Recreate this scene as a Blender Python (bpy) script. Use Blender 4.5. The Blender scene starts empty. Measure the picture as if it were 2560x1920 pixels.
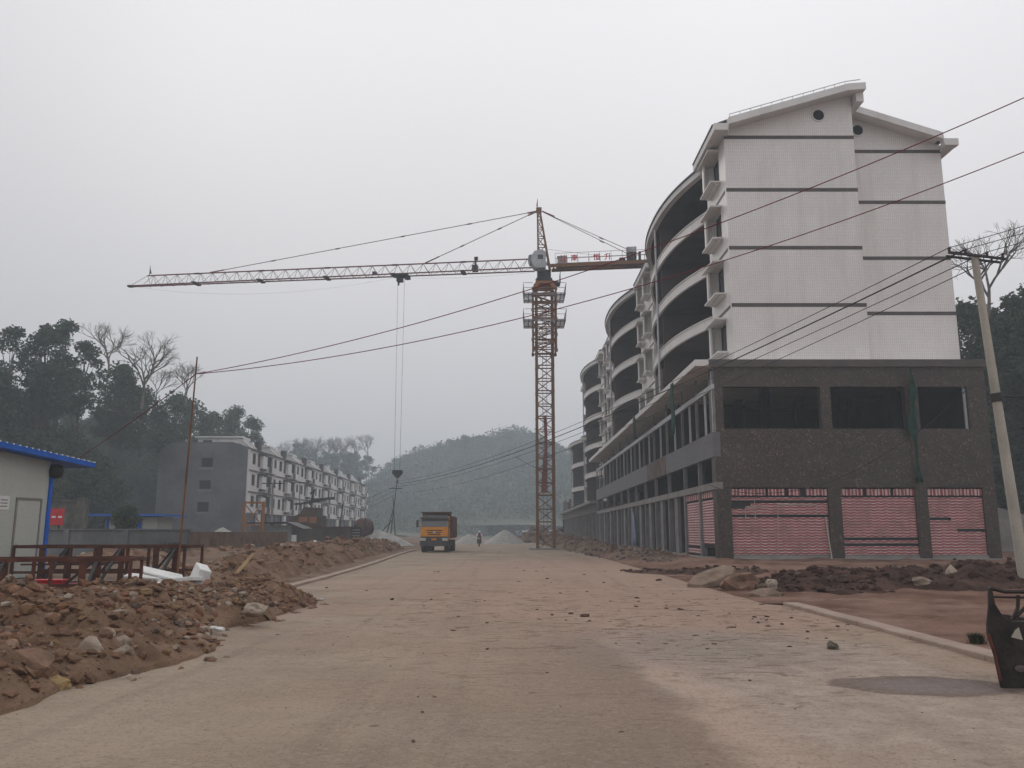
import bpy, bmesh, math, random
from mathutils import Vector, Matrix, noise
rnd = random.Random(7)
sc = bpy.context.scene
COL = sc.collection
PITCH = math.radians(10.1); FPX = 2080.0
# ---------------------------------------------------------------- camera
cam_d = bpy.data.cameras.new("camera"); cam = bpy.data.objects.new("camera", cam_d); COL.objects.link(cam)
cam.location = (0, 0, 1.6); cam.rotation_euler = (math.pi/2 + PITCH, 0, 0)
cam_d.sensor_width = 36; cam_d.lens = 36*FPX/2560; cam_d.clip_start = 0.1; cam_d.clip_end = 4000
sc.camera = cam
# ---------------------------------------------------------------- sky, sun, exposure
SUN_EL = math.radians(31); SUN_AZ = math.radians(-22)      # azimuth from +Y, negative to the left
w = bpy.data.worlds.new("World"); sc.world = w; w.use_nodes = True
nt = w.node_tree; nt.nodes.clear()
out = nt.nodes.new("ShaderNodeOutputWorld"); bg = nt.nodes.new("ShaderNodeBackground"); bg.inputs[1].default_value = 0.1
sky = nt.nodes.new("ShaderNodeTexSky"); sky.sky_type = 'NISHITA'; sky.sun_disc = False
sky.sun_elevation = SUN_EL; sky.sun_rotation = SUN_AZ; sky.air_density = 1.0; sky.dust_density = 3.0; sky.ozone_density = 1.0
hs = nt.nodes.new("ShaderNodeHueSaturation"); hs.inputs['Saturation'].default_value = 0.10
mixn = nt.nodes.new("ShaderNodeMix"); mixn.data_type = 'RGBA'; mixn.inputs[0].default_value = 0.98
tc = nt.nodes.new("ShaderNodeTexCoord"); nz = nt.nodes.new("ShaderNodeTexNoise"); nz.inputs['Scale'].default_value = 1.3; nz.inputs['Detail'].default_value = 3
cr = nt.nodes.new("ShaderNodeValToRGB")
cr.color_ramp.elements[0].position = 0.3; cr.color_ramp.elements[0].color = (0.95, 0.95, 0.96, 1)
cr.color_ramp.elements[1].position = 0.75; cr.color_ramp.elements[1].color = (1.0, 1.0, 1.0, 1)
nt.links.new(tc.outputs['Generated'], nz.inputs['Vector']); nt.links.new(nz.outputs['Fac'], cr.inputs['Fac'])
nt.links.new(sky.outputs[0], hs.inputs['Color'])
nt.links.new(hs.outputs[0], mixn.inputs[6])
sx_ = nt.nodes.new("ShaderNodeSeparateXYZ"); nt.links.new(tc.outputs['Generated'], sx_.inputs[0])
gr = nt.nodes.new("ShaderNodeValToRGB"); ge = gr.color_ramp.elements          # overcast: paler overhead, duller at the horizon
ge[0].position = 0.0; ge[0].color = (0.62, 0.605, 0.615, 1); ge[1].position = 0.55; ge[1].color = (1.0, 0.985, 1.01, 1)
x_ = ge.new(0.22); x_.color = (0.76, 0.745, 0.765, 1)
nt.links.new(sx_.outputs[2], gr.inputs[0])
lr = nt.nodes.new("ShaderNodeMapRange"); nt.links.new(sx_.outputs[0], lr.inputs[0])      # thicker cloud towards the left ridge
lr.inputs[1].default_value = -0.6; lr.inputs[2].default_value = 0.25; lr.inputs[3].default_value = 0.84; lr.inputs[4].default_value = 1.04
sc_ = nt.nodes.new("ShaderNodeMix"); sc_.data_type = 'RGBA'; sc_.blend_type = 'MULTIPLY'; sc_.inputs[0].default_value = 1.0
nt.links.new(cr.outputs[0], sc_.inputs[6]); nt.links.new(gr.outputs[0], sc_.inputs[7])
s10 = nt.nodes.new("ShaderNodeVectorMath"); s10.operation = 'SCALE'; s10.inputs['Scale'].default_value = 9.5; nt.links.new(sc_.outputs[2], s10.inputs[0])
lv_ = nt.nodes.new("ShaderNodeMath"); lv_.operation = 'MULTIPLY'; lv_.inputs[1].default_value = 9.6; nt.links.new(lr.outputs[0], lv_.inputs[0]); nt.links.new(lv_.outputs[0], s10.inputs['Scale'])
nt.links.new(s10.outputs[0], mixn.inputs[7])
nt.links.new(mixn.outputs[2], bg.inputs[0]); nt.links.new(bg.outputs[0], out.inputs[0])
sd = bpy.data.lights.new("sun", 'SUN'); sun = bpy.data.objects.new("sun", sd); COL.objects.link(sun)
sd.energy = 0.55; sd.angle = math.radians(25); sd.color = (1, 0.95, 0.88)
sdir = Vector((math.sin(SUN_AZ)*math.cos(SUN_EL), math.cos(SUN_AZ)*math.cos(SUN_EL), math.sin(SUN_EL)))
sun.rotation_euler = (-sdir).to_track_quat('-Z', 'Y').to_euler(); sun.location = (0, 0, 90)
vs = sc.view_settings; vs.view_transform = 'Standard'; vs.look = 'None'; vs.gamma = 1; vs.use_curve_mapping = False; vs.exposure = 0.0
sc.render.engine = 'CYCLES'
cy = sc.cycles; cy.use_denoising = True; cy.max_bounces = 6; cy.diffuse_bounces = 3; cy.glossy_bounces = 2
cy.transmission_bounces = 3; cy.volume_bounces = 1; cy.transparent_max_bounces = 6
cy.use_adaptive_sampling = True; cy.adaptive_threshold = 0.02

# ---------------------------------------------------------------- helpers
def at(u, v, D):
    """point that the photo shows at (u, v) if it stands D metres ahead"""
    a = (u-1280)/FPX; b = (960-v)/FPX
    Y = math.cos(PITCH) - b*math.sin(PITCH); Z = math.sin(PITCH) + b*math.cos(PITCH)
    return Vector((a/Y*D, D, 1.6 + Z/Y*D))
def gp(u, v, z=0.0):
    b = (960-v)/FPX
    Y = math.cos(PITCH) - b*math.sin(PITCH); Z = math.sin(PITCH) + b*math.cos(PITCH)
    return at(u, v, (z-1.6)*Y/Z)

def tag(o, label=None, cat=None, group=None, kind=None):
    if label: o['label'] = label
    if cat: o['category'] = cat
    if group: o['group'] = group
    if kind: o['kind'] = kind
    return o
OFF = {}
def thing(name, loc, label, cat, group=None, rz=0.0, kind=None):
    o = bpy.data.objects.new(name, None); COL.objects.link(o); o.empty_display_size = 0.3
    o.location = loc; o.rotation_euler = (0, 0, rz)
    OFF[o.name] = Vector(loc)
    return tag(o, label, cat, group, kind)
def copy_tree(o, parent=None):
    c = o.copy(); COL.objects.link(c)
    if parent: c.parent = parent
    for ch in [x for x in o.children]: copy_tree(ch, c)
    return c

class MB:
    def __init__(s): s.v = []; s.f = []; s.m = []; s.mi = 0
    def add(s, vs, fs):
        n = len(s.v); s.v += [tuple(p) for p in vs]; s.f += [[n+i for i in f] for f in fs]; s.m += [s.mi]*len(fs); return s
    def box(s, x0, x1, y0, y1, z0, z1):
        if x0 > x1: x0, x1 = x1, x0
        if y0 > y1: y0, y1 = y1, y0
        if z0 > z1: z0, z1 = z1, z0
        return s.add([(x0,y0,z0),(x1,y0,z0),(x1,y1,z0),(x0,y1,z0),(x0,y0,z1),(x1,y0,z1),(x1,y1,z1),(x0,y1,z1)],
                     [(3,2,1,0),(4,5,6,7),(0,1,5,4),(1,2,6,5),(2,3,7,6),(3,0,4,7)])
    def obox(s, c, ax, ay, az):
        """box about centre c with half axes"""
        c = Vector(c); P = []
        for k in (-1, 1):
            for (i, j) in ((-1,-1),(1,-1),(1,1),(-1,1)): P.append(c + i*Vector(ax) + j*Vector(ay) + k*Vector(az))
        return s.add(P, [(3,2,1,0),(4,5,6,7),(0,1,5,4),(1,2,6,5),(2,3,7,6),(3,0,4,7)])
    def tube(s, p, q, r, n=6, r2=None, cap=True):
        p = Vector(p); q = Vector(q); d = q-p
        if d.length < 1e-6: return s
        r2 = r if r2 is None else r2
        d.normalize(); up = Vector((0,0,1)) if abs(d.z) < 0.95 else Vector((1,0,0))
        a = d.cross(up).normalized(); b = d.cross(a)
        if n == 4: off = math.pi/4; r *= 1.41; r2 *= 1.41
        else: off = 0
        P = []
        for (c, rr) in ((p, r), (q, r2)):
            for i in range(n):
                t = off + 2*math.pi*i/n; P.append(c + a*math.cos(t)*rr + b*math.sin(t)*rr)
        F = [(i, (i+1) % n, n+(i+1) % n, n+i) for i in range(n)]
        if cap: F += [tuple(range(n-1, -1, -1)), tuple(range(n, 2*n))]
        return s.add(P, F)
    def path(s, pts, r, n=6):
        for i in range(len(pts)-1): s.tube(pts[i], pts[i+1], r, n, cap=(i in (0, len(pts)-2)))
        return s
    def prism(s, poly, z0, z1):
        n = len(poly)
        A = sum(poly[i][0]*poly[(i+1) % n][1]-poly[(i+1) % n][0]*poly[i][1] for i in range(n))
        if A < 0: poly = poly[::-1]
        return s.add([(x, y, z0) for x, y in poly]+[(x, y, z1) for x, y in poly],
                     [tuple(range(n-1,-1,-1)), tuple(range(n, 2*n))]+[(i,(i+1)%n,n+(i+1)%n,n+i) for i in range(n)])
    def ext(s, poly, axis, a0, a1):
        """extrude polygon along x (poly in y,z) or y (poly in x,z)"""
        n = len(poly)
        if axis == 'x': f = lambda p, a: (a, p[0], p[1])
        else: f = lambda p, a: (p[0], a, p[1])
        return s.add([f(p, a0) for p in poly]+[f(p, a1) for p in poly],
                     [tuple(range(n-1,-1,-1)), tuple(range(n, 2*n))]+[(i,(i+1)%n,n+(i+1)%n,n+i) for i in range(n)])
    def wall(s, axis, c0, c1, a0, a1, z0, z1, holes):
        """wall with rectangular holes. axis 'x': runs along x, thickness in y (c0..c1); axis 'y' runs along y"""
        xs = sorted({a0, a1} | {max(a0, min(a1, h[k])) for h in holes for k in (0, 1)})
        zs = sorted({z0, z1} | {max(z0, min(z1, h[k])) for h in holes for k in (2, 3)})
        for j in range(len(zs)-1):
            zm = (zs[j]+zs[j+1])/2; run = None
            for i in range(len(xs)-1):
                xm = (xs[i]+xs[i+1])/2
                solid = not any(h[0] < xm < h[1] and h[2] < zm < h[3] for h in holes)
                if solid: run = (run[0], xs[i+1]) if run else (xs[i], xs[i+1])
                if run and (not solid or i == len(xs)-2):
                    if axis == 'x': s.box(run[0], run[1], c0, c1, zs[j], zs[j+1])
                    else: s.box(c0, c1, run[0], run[1], zs[j], zs[j+1])
                    run = None
        return s
    def lathe(s, prof, c=(0,0,0), n=16):
        c = Vector(c); P = []; F = []
        for (r, z) in prof:
            for i in range(n):
                t = 2*math.pi*i/n; P.append((c.x+r*math.cos(t), c.y+r*math.sin(t), c.z+z))
        for j in range(len(prof)-1):
            for i in range(n): F.append((j*n+i, j*n+(i+1) % n, (j+1)*n+(i+1) % n, (j+1)*n+i))
        return s.add(P, F)
    def build(s, name, mat, parent=None, bevel=0, smooth=False, local=False):
        me = bpy.data.meshes.new(name); vs_ = s.v
        root = parent
        while root is not None and root.parent is not None: root = root.parent
        if root is not None and not local and root.name in OFF:
            o_ = OFF[root.name]; vs_ = [(x-o_.x, y-o_.y, z-o_.z) for x, y, z in s.v]
        me.from_pydata(vs_, [], s.f); me.validate(clean_customdata=False)
        mats = mat if isinstance(mat, (list, tuple)) else [mat]
        for m_ in mats: me.materials.append(m_)
        if len(mats) > 1 and len(me.polygons) == len(s.m): me.polygons.foreach_set('material_index', s.m)
        if smooth: me.polygons.foreach_set('use_smooth', [True]*len(me.polygons))
        o = bpy.data.objects.new(name, me); COL.objects.link(o)
        if parent: o.parent = parent
        if bevel:
            b = o.modifiers.new('bevel', 'BEVEL'); b.width = bevel; b.segments = 2; b.limit_method = 'ANGLE'
        return o

# ---------------------------------------------------------------- materials
class NT:
    """tiny node builder"""
    def __init__(s, name):
        s.mat = bpy.data.materials.new(name); s.mat.use_nodes = True; s.t = s.mat.node_tree; s.t.nodes.clear()
        s.out = s.t.nodes.new('ShaderNodeOutputMaterial'); s.b = s.t.nodes.new('ShaderNodeBsdfPrincipled')
        s.t.links.new(s.b.outputs[0], s.out.inputs[0])
        s.pos = s.t.nodes.new('ShaderNodeNewGeometry').outputs['Position']
    def n(s, t, **k):
        x = s.t.nodes.new('ShaderNode'+t)
        for a, b in k.items(): setattr(x, a, b)
        return x
    def L(s, a, b): s.t.links.new(a, b)
    def setin(s, sock, v):
        if hasattr(v, 'is_output') or isinstance(v, bpy.types.NodeSocket): s.L(v, sock)
        else: sock.default_value = v
    def noise(s, scale, detail=4, vec=None, rough=0.6, stretch=None, dist=0.0):
        x = s.n('TexNoise'); x.inputs['Scale'].default_value = scale; x.inputs['Detail'].default_value = detail
        x.inputs['Roughness'].default_value = rough; x.inputs['Distortion'].default_value = dist
        vec = vec or s.pos
        if stretch:
            m = s.n('Mapping'); m.inputs['Scale'].default_value = stretch; s.L(vec, m.inputs['Vector']); vec = m.outputs[0]
        s.L(vec, x.inputs['Vector']); return x.outputs['Fac']
    def math(s, op, a, b=0.0, clamp=False):
        x = s.n('Math', operation=op, use_clamp=clamp); s.setin(x.inputs[0], a); s.setin(x.inputs[1], b); return x.outputs[0]
    def ramp(s, fac, a, b, lo=0.0, hi=1.0):
        x = s.n('MapRange', interpolation_type='SMOOTHSTEP'); s.setin(x.inputs[0], fac)
        x.inputs[1].default_value = a; x.inputs[2].default_value = b; x.inputs[3].default_value = lo; x.inputs[4].default_value = hi
        return x.outputs[0]
    def mix(s, f, a, b, mode='MIX'):
        x = s.n('Mix', data_type='RGBA', blend_type=mode); s.setin(x.inputs[0], f)
        for i, c in ((6, a), (7, b)):
            if isinstance(c, (tuple, list)): x.inputs[i].default_value = (*c[:3], 1)
            else: s.L(c, x.inputs[i])
        return x.outputs[2]
    def bump(s, h, strength=0.3, dist=0.02):
        x = s.n('Bump'); x.inputs['Strength'].default_value = strength; x.inputs['Distance'].default_value = dist
        s.L(h, x.inputs['Height']); s.L(x.outputs[0], s.b.inputs['Normal'])
    def color(s, c):
        if isinstance(c, (tuple, list)): s.b.inputs['Base Color'].default_value = (*c[:3], 1)
        else: s.L(c, s.b.inputs['Base Color'])
    def rough(s, r): s.setin(s.b.inputs['Roughness'], r)
    def xyz(s):
        x = s.n('SeparateXYZ'); s.L(s.pos, x.inputs[0]); return x.outputs
    def patch(s, cx, cy, rx, ry, soft=0.3, nscale=0.8, namp=0.5):
        x = s.n('VectorMath', operation='SUBTRACT'); s.L(s.pos, x.inputs[0]); x.inputs[1].default_value = (cx, cy, 0)
        y = s.n('VectorMath', operation='MULTIPLY'); s.L(x.outputs[0], y.inputs[0]); y.inputs[1].default_value = (1/rx, 1/ry, 0)
        z = s.n('VectorMath', operation='LENGTH'); s.L(y.outputs[0], z.inputs[0])
        f = s.math('ADD', z.outputs['Value'], s.math('MULTIPLY', s.math('SUBTRACT', s.noise(nscale, 5), 0.5), namp*2))
        return s.ramp(f, 1-soft, 1+soft, 1.0, 0.0)
def mul(c, k): return tuple(min(1, x*k) for x in c[:3])
def M(name, c, rough=0.8, var=0.18, scale=1.5, bump=0.0, bscale=20, metal=0.0, c2=None, fine=True, dirt=None, dirt_amt=0.5):
    s = NT(name)
    f = s.ramp(s.noise(scale, 6), 0.3, 0.7)
    col = s.mix(f, mul(c, 1-var), c2 if c2 else mul(c, 1+var))
    if fine: col = s.mix(s.math('MULTIPLY', s.ramp(s.noise(bscale, 3), 0.35, 0.75), 0.35), col, mul(c, 0.65))
    if dirt: col = s.mix(s.math('MULTIPLY', s.ramp(s.noise(scale*0.6, 6, stretch=(1, 1, 0.25)), 0.48, 0.72), dirt_amt), col, dirt)
    s.color(col); s.rough(rough); s.b.inputs['Metallic'].default_value = metal
    s.b.inputs['Specular IOR Level'].default_value = 0.3
    if bump: s.bump(s.noise(bscale, 5), bump, 0.03)
    return s.mat
def brickmat(name, c1, c2, mortar, bw, bh, msize=0.01, rough=0.6, axis='auto', dirt=None, bump=0.2, offs=0.5, spread=0.5):
    s = NT(name)
    X, Y, Z = s.xyz()[0:3]
    hsum = s.math('ADD', X, Y)
    cb = s.n('CombineXYZ'); s.L(hsum, cb.inputs[0]); s.L(Z, cb.inputs[1])
    t = s.n('TexBrick'); t.offset = offs; s.L(cb.outputs[0], t.inputs['Vector'])
    t.inputs['Color1'].default_value = (*c1, 1); t.inputs['Color2'].default_value = (*c2, 1); t.inputs['Mortar'].default_value = (*mortar, 1)
    t.inputs['Scale'].default_value = 1.0; t.inputs['Mortar Size'].default_value = msize
    t.inputs['Brick Width'].default_value = bw; t.inputs['Row Height'].default_value = bh; t.inputs['Mortar Smooth'].default_value = 0.1
    col = t.outputs['Color']
    g = s.ramp(s.noise(0.35, 6), 0.3, 0.7)
    col = s.mix(s.math('MULTIPLY', g, 0.22), col, mul(c1, 0.55))
    if dirt: col = s.mix(s.math('MULTIPLY', s.ramp(s.noise(1.1, 7, stretch=(1, 1, 0.1), rough=0.7), 0.47, 0.72), 0.55), col, dirt)
    s.color(col); s.rough(rough); s.b.inputs['Specular IOR Level'].default_value = 0.35
    if bump: s.bump(t.outputs['Fac'], -bump, 0.01)
    return s.mat

# road: packed dirt over concrete
def road_material():
    s = NT('road_dirt')
    base = s.mix(s.ramp(s.noise(0.35, 6), 0.35, 0.65), (0.262, 0.208, 0.154), (0.355, 0.285, 0.213))
    red = s.math('MULTIPLY', s.patch(4, 30, 8.5, 22, 0.45, 0.25, 0.8), 0.8)
    base = s.mix(red, base, (0.375, 0.25, 0.187))
    pink = s.patch(1.9, 7.0, 1.0, 9, 0.6, 0.6, 0.9)
    base = s.mix(s.math('MULTIPLY', pink, 0.45), base, (0.35, 0.262, 0.205))
    grey = s.patch(3.6, 9.6, 1.9, 4.2, 0.3, 0.7, 0.75)
    greyc = s.mix(s.ramp(s.noise(3.0, 6), 0.35, 0.7), (0.345, 0.278, 0.228), (0.455, 0.37, 0.305))
    base = s.mix(s.math('MULTIPLY', grey, 0.75), base, greyc)
    # dusty ridge between two driven strips, running along the road
    XX = s.xyz(); wx = s.math('ADD', XX[0], s.math('MULTIPLY', s.math('SUBTRACT', s.noise(0.45, 5), 0.5), 1.6))
    wx = s.math('ADD', wx, s.math('MULTIPLY', s.math('SUBTRACT', s.noise(4, 4), 0.5), 0.25))
    fade = s.ramp(XX[1], 10, 17, 1, 0)
    left = s.math('MULTIPLY', s.math('MULTIPLY', s.ramp(wx, -1.2, 1.3), s.ramp(wx, 1.35, 1.6, 1, 0)), fade)
    base = s.mix(s.math('MULTIPLY', left, 0.5), base, (0.185, 0.135, 0.1))
    ridge = s.math('MULTIPLY', s.math('MULTIPLY', s.ramp(wx, 1.4, 1.75), s.ramp(wx, 1.9, 2.5, 1, 0)), fade)
    base = s.mix(s.math('MULTIPLY', ridge, 0.7), base, (0.45, 0.33, 0.26))
    # worn core
    base = s.mix(s.math('MULTIPLY', s.patch(2.7, 12.2, 1.6, 2.0, 0.5, 1.5, 0.7), 0.6), base, (0.24, 0.205, 0.178))
    # wheel tracks running along the road
    tr = s.ramp(s.noise(1.0, 5, stretch=(1.6, 0.05, 1), dist=0.6), 0.5, 0.72)
    base = s.mix(s.math('MULTIPLY', tr, 0.35), base, (0.19, 0.14, 0.11))
    tr2 = s.ramp(s.noise(1.0, 5, stretch=(0.25, 1.1, 1), dist=1.2), 0.56, 0.72)
    base = s.mix(s.math('MULTIPLY', s.math('MULTIPLY', tr2, s.ramp(s.xyz()[1], 9, 22)), 0.55), base, (0.17, 0.095, 0.065))
    # damp oval stain near the verge
    wet = s.patch(4.35, 9.25, 0.98, 0.62, 0.07, 1.6, 0.3)
    wet_in = s.patch(4.45, 9.25, 0.7, 0.4, 0.35, 3.0, 0.6)
    base = s.mix(s.math('MULTIPLY', wet, 0.75), base, (0.12, 0.085, 0.075))
    base = s.mix(s.math('MULTIPLY', wet_in, 0.5), base, (0.23, 0.2, 0.2))
    st = s.math('MULTIPLY', s.ramp(s.noise(1.0, 7, stretch=(1.3, 3.2, 1), dist=1.5, rough=0.75), 0.54, 0.59), s.math('ADD', s.math('MULTIPLY', s.patch(3.2, 20, 6.5, 10, 0.5, 0.3, 0.6), 0.8), 0.08))
    base = s.mix(st, base, (0.12, 0.068, 0.048))
    g1 = s.noise(11, 7, rough=0.8)
    base = s.mix(s.ramp(g1, 0.52, 0.66, 0, 0.5), base, (0.13, 0.1, 0.078)); base = s.mix(s.ramp(g1, 0.36, 0.47, 0.4, 0), base, (0.42, 0.34, 0.275))
    # grit
    base = s.mix(s.math('MULTIPLY', s.ramp(s.noise(30, 5, rough=0.75), 0.5, 0.68), 0.62), base, (0.12, 0.09, 0.07))
    base = s.mix(s.math('MULTIPLY', s.ramp(s.noise(24, 3), 0.62, 0.75), 0.4), base, (0.5, 0.43, 0.37))
    base = s.mix(s.math('MULTIPLY', s.ramp(s.noise(4.5, 6), 0.55, 0.8), 0.4), base, (0.17, 0.125, 0.095))
    v = s.n('TexVoronoi'); v.inputs['Scale'].default_value = 1.7; s.L(s.pos, v.inputs['Vector'])
    spots = s.math('MULTIPLY', s.ramp(v.outputs['Distance'], 0.05, 0.10, 1, 0), s.ramp(s.noise(1.1, 2), 0.5, 0.6))
    base = s.mix(s.math('MULTIPLY', spots, 0.6), base, (0.1, 0.07, 0.055))
    s.color(base); s.rough(0.92); s.b.inputs['Specular IOR Level'].default_value = 0.15
    h = s.math('ADD', s.math('MULTIPLY', s.noise(3, 6), 2.0), s.math('MULTIPLY', s.noise(28, 5), 0.6))
    s.bump(h, 0.7, 0.04)
    return s.mat
def dirt_material(name, c1, c2, c3, scale=1.2):
    s = NT(name)
    col = s.mix(s.ramp(s.noise(scale, 7), 0.35, 0.65), c1, c2)
    col = s.mix(s.math('MULTIPLY', s.ramp(s.noise(scale*0.3, 6), 0.45, 0.65), 0.7), col, c3)
    col = s.mix(s.math('MULTIPLY', s.ramp(s.noise(22, 5), 0.5, 0.75), 0.55), col, mul(c1, 0.45))
    g = s.n('NewGeometry') ; rp = g.outputs['Random Per Island']
    s.color(col); s.rough(0.95); s.b.inputs['Specular IOR Level'].default_value = 0.1
    s.bump(s.math('ADD', s.noise(9, 6), s.math('MULTIPLY', s.noise(50, 4), 0.3)), 0.8, 0.06)
    return s.mat
def rubble_material(name, cols, dirt):
    s = NT(name)
    g = s.n('NewGeometry'); cr = s.n('ValToRGB'); cr.color_ramp.interpolation = 'CONSTANT'
    e = cr.color_ramp.elements
    for i, c in enumerate(cols):
        p = i/len(cols)
        if i < 2: e[i].position = p; e[i].color = (*c, 1)
        else: x = e.new(p); x.color = (*c, 1)
    s.L(g.outputs['Random Per Island'], cr.inputs[0])
    col = s.mix(s.ramp(s.noise(6, 6), 0.35, 0.75), cr.outputs[0], dirt)
    col = s.mix(s.math('MULTIPLY', s.ramp(s.noise(35, 4), 0.5, 0.75), 0.5), col, mul(dirt, 0.5))
    s.color(col); s.rough(0.95); s.b.inputs['Specular IOR Level'].default_value = 0.1
    s.bump(s.noise(18, 6), 0.7, 0.04)
    return s.mat
def leaf_material(name, a, b, c=None):
    s = NT(name)
    oi = s.n('ObjectInfo'); g = s.n('NewGeometry')
    col = s.mix(s.ramp(s.noise(0.55, 5), 0.35, 0.65), a, b)
    col = s.mix(s.math('MULTIPLY', g.outputs['Random Per Island'], 0.5), col, mul(a, 0.55))
    col = s.mix(s.math('MULTIPLY', oi.outputs['Random'], 0.5), col, c or mul(b, 1.2))
    s.color(col); s.rough(0.75); s.b.inputs['Specular IOR Level'].default_value = 0.2
    tr = s.n('BsdfTranslucent'); s.L(col, tr.inputs[0]); ms = s.n('MixShader'); ms.inputs[0].default_value = 0.25
    s.L(s.b.outputs[0], ms.inputs[1]); s.L(tr.outputs[0], ms.inputs[2]); s.L(ms.outputs[0], s.out.inputs[0])
    return s.mat
def glass_material(name, c=(0.02, 0.025, 0.03), rough=0.1):
    s = NT(name); s.color(c); s.rough(rough); s.b.inputs['Specular IOR Level'].default_value = 0.6; return s.mat

m_road = road_material()
m_dirt_red = dirt_material('dirt_red', (0.12, 0.064, 0.043), (0.215, 0.125, 0.09), (0.3, 0.195, 0.15), 0.9)
m_dirt = dirt_material('dirt_brown', (0.12, 0.08, 0.055), (0.2, 0.135, 0.095), (0.24, 0.17, 0.125))
m_dark_dirt = dirt_material('dirt_dark', (0.055, 0.032, 0.024), (0.095, 0.056, 0.042), (0.12, 0.07, 0.052), 0.9)
m_rub = rubble_material('rubble', [(0.22,0.125,0.082),(0.26,0.15,0.1),(0.17,0.105,0.07),(0.3,0.2,0.14),(0.2,0.12,0.08),(0.38,0.32,0.26),(0.15,0.092,0.062),(0.24,0.155,0.085),(0.2,0.1,0.06),(0.13,0.1,0.085)], (0.165,0.098,0.062))
m_rub_grey = rubble_material('rubble_grey', [(0.2,0.165,0.14),(0.16,0.125,0.1),(0.28,0.24,0.21),(0.12,0.09,0.075),(0.22,0.17,0.14)], (0.14,0.105,0.085))
m_rub_dark = rubble_material('rubble_dark', [(0.06,0.034,0.026),(0.075,0.044,0.033),(0.055,0.032,0.024),(0.09,0.056,0.042),(0.06,0.035,0.027),(0.14,0.1,0.08),(0.07,0.04,0.03)], (0.058,0.033,0.025))
m_rock = M('rock_pale', (0.34, 0.28, 0.22), 0.9, 0.3, 3, 0.6, 12, dirt=(0.14, 0.09, 0.06))
m_rock_tan = M('rock_tan', (0.21, 0.15, 0.11), 0.9, 0.35, 2.5, 0.8, 9, dirt=(0.13, 0.08, 0.055), dirt_amt=0.8)
m_rock_red = M('rock_red', (0.2, 0.12, 0.08), 0.9, 0.35, 3, 0.7, 10, dirt=(0.12, 0.07, 0.045))
m_kerb = M('kerb_stone', (0.33, 0.25, 0.2), 0.9, 0.15, 1.2, 0.3, 25, dirt=(0.24, 0.155, 0.115), dirt_amt=0.8)
m_conc = M('concrete', (0.25, 0.235, 0.22), 0.9, 0.2, 0.9, 0.3, 12, dirt=(0.13, 0.115, 0.105))
m_conc_l = M('concrete_pole', (0.42, 0.39, 0.33), 0.85, 0.12, 1.4, 0.2, 18, dirt=(0.22, 0.2, 0.16))
m_conc_d = M('concrete_dark', (0.06, 0.053, 0.051), 0.95, 0.3, 0.8, 0.3, 8)  # darkened concrete: balcony ceilings and shop partitions carry their shade in it
m_inner = M('inner_wall_shade', (0.028, 0.026, 0.028), 0.95, 0.3, 0.8, 0, 8)  # near black, so the shade of the interiors is in the colour
m_tile = brickmat('white_tile', (0.80, 0.765, 0.735), (0.86, 0.83, 0.795), (0.58, 0.555, 0.53), 0.12, 0.09, 0.010, 0.45, dirt=(0.58, 0.55, 0.51), offs=0.0)
m_trim = M('white_trim', (0.70, 0.68, 0.66), 0.7, 0.07, 0.8, 0, 20, dirt=(0.45, 0.42, 0.39))
m_band = M('brown_band', (0.095, 0.08, 0.075), 0.6, 0.15, 1.5)
m_roof = M('roof_tile', (0.13, 0.125, 0.125), 0.8, 0.2, 1.5)
m_brick = brickmat('brown_brick', (0.095, 0.062, 0.053), (0.07, 0.048, 0.042), (0.08, 0.07, 0.065), 0.24, 0.075, 0.012, 0.9, bump=0.4)
m_greystone = brickmat('grey_facing', (0.14, 0.137, 0.145), (0.17, 0.166, 0.172), (0.1, 0.1, 0.104), 0.6, 0.1, 0.006, 0.7, offs=0.5, bump=0.1)
def marble():
    s = NT('brown_marble')
    n1 = s.noise(2.2, 8, dist=1.6, rough=0.7); n2 = s.noise(5.5, 6, dist=1.4, rough=0.75)
    col = s.mix(s.ramp(n2, 0.4, 0.6), (0.018, 0.010, 0.007), (0.068, 0.043, 0.029))
    col = s.mix(s.math('MULTIPLY', s.ramp(n1, 0.42, 0.6), 0.7), col, (0.028, 0.019, 0.016))
    col = s.mix(s.math('MULTIPLY', s.ramp(s.noise(0.5, 4), 0.45, 0.7), 0.35), col, (0.07, 0.055, 0.05))
    col = s.mix(s.math('MULTIPLY', s.ramp(s.noise(4.5, 5, dist=2.5), 0.56, 0.62), 0.65), col, (0.19, 0.14, 0.1))
    s.color(col); s.rough(0.4); s.b.inputs['Specular IOR Level'].default_value = 0.4
    return s.mat
m_marble = marble()
m_alu = M('aluminium', (0.5, 0.51, 0.52), 0.5, 0.1, 2, metal=0.3)
m_post = M('facade_post', (0.19, 0.18, 0.178), 0.75, 0.2, 1.0, 0, 9)
m_glass = glass_material('dark_glass')
m_black = M('dark_void', (0.012, 0.012, 0.014), 0.95, 0.1, 2, fine=False)
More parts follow.
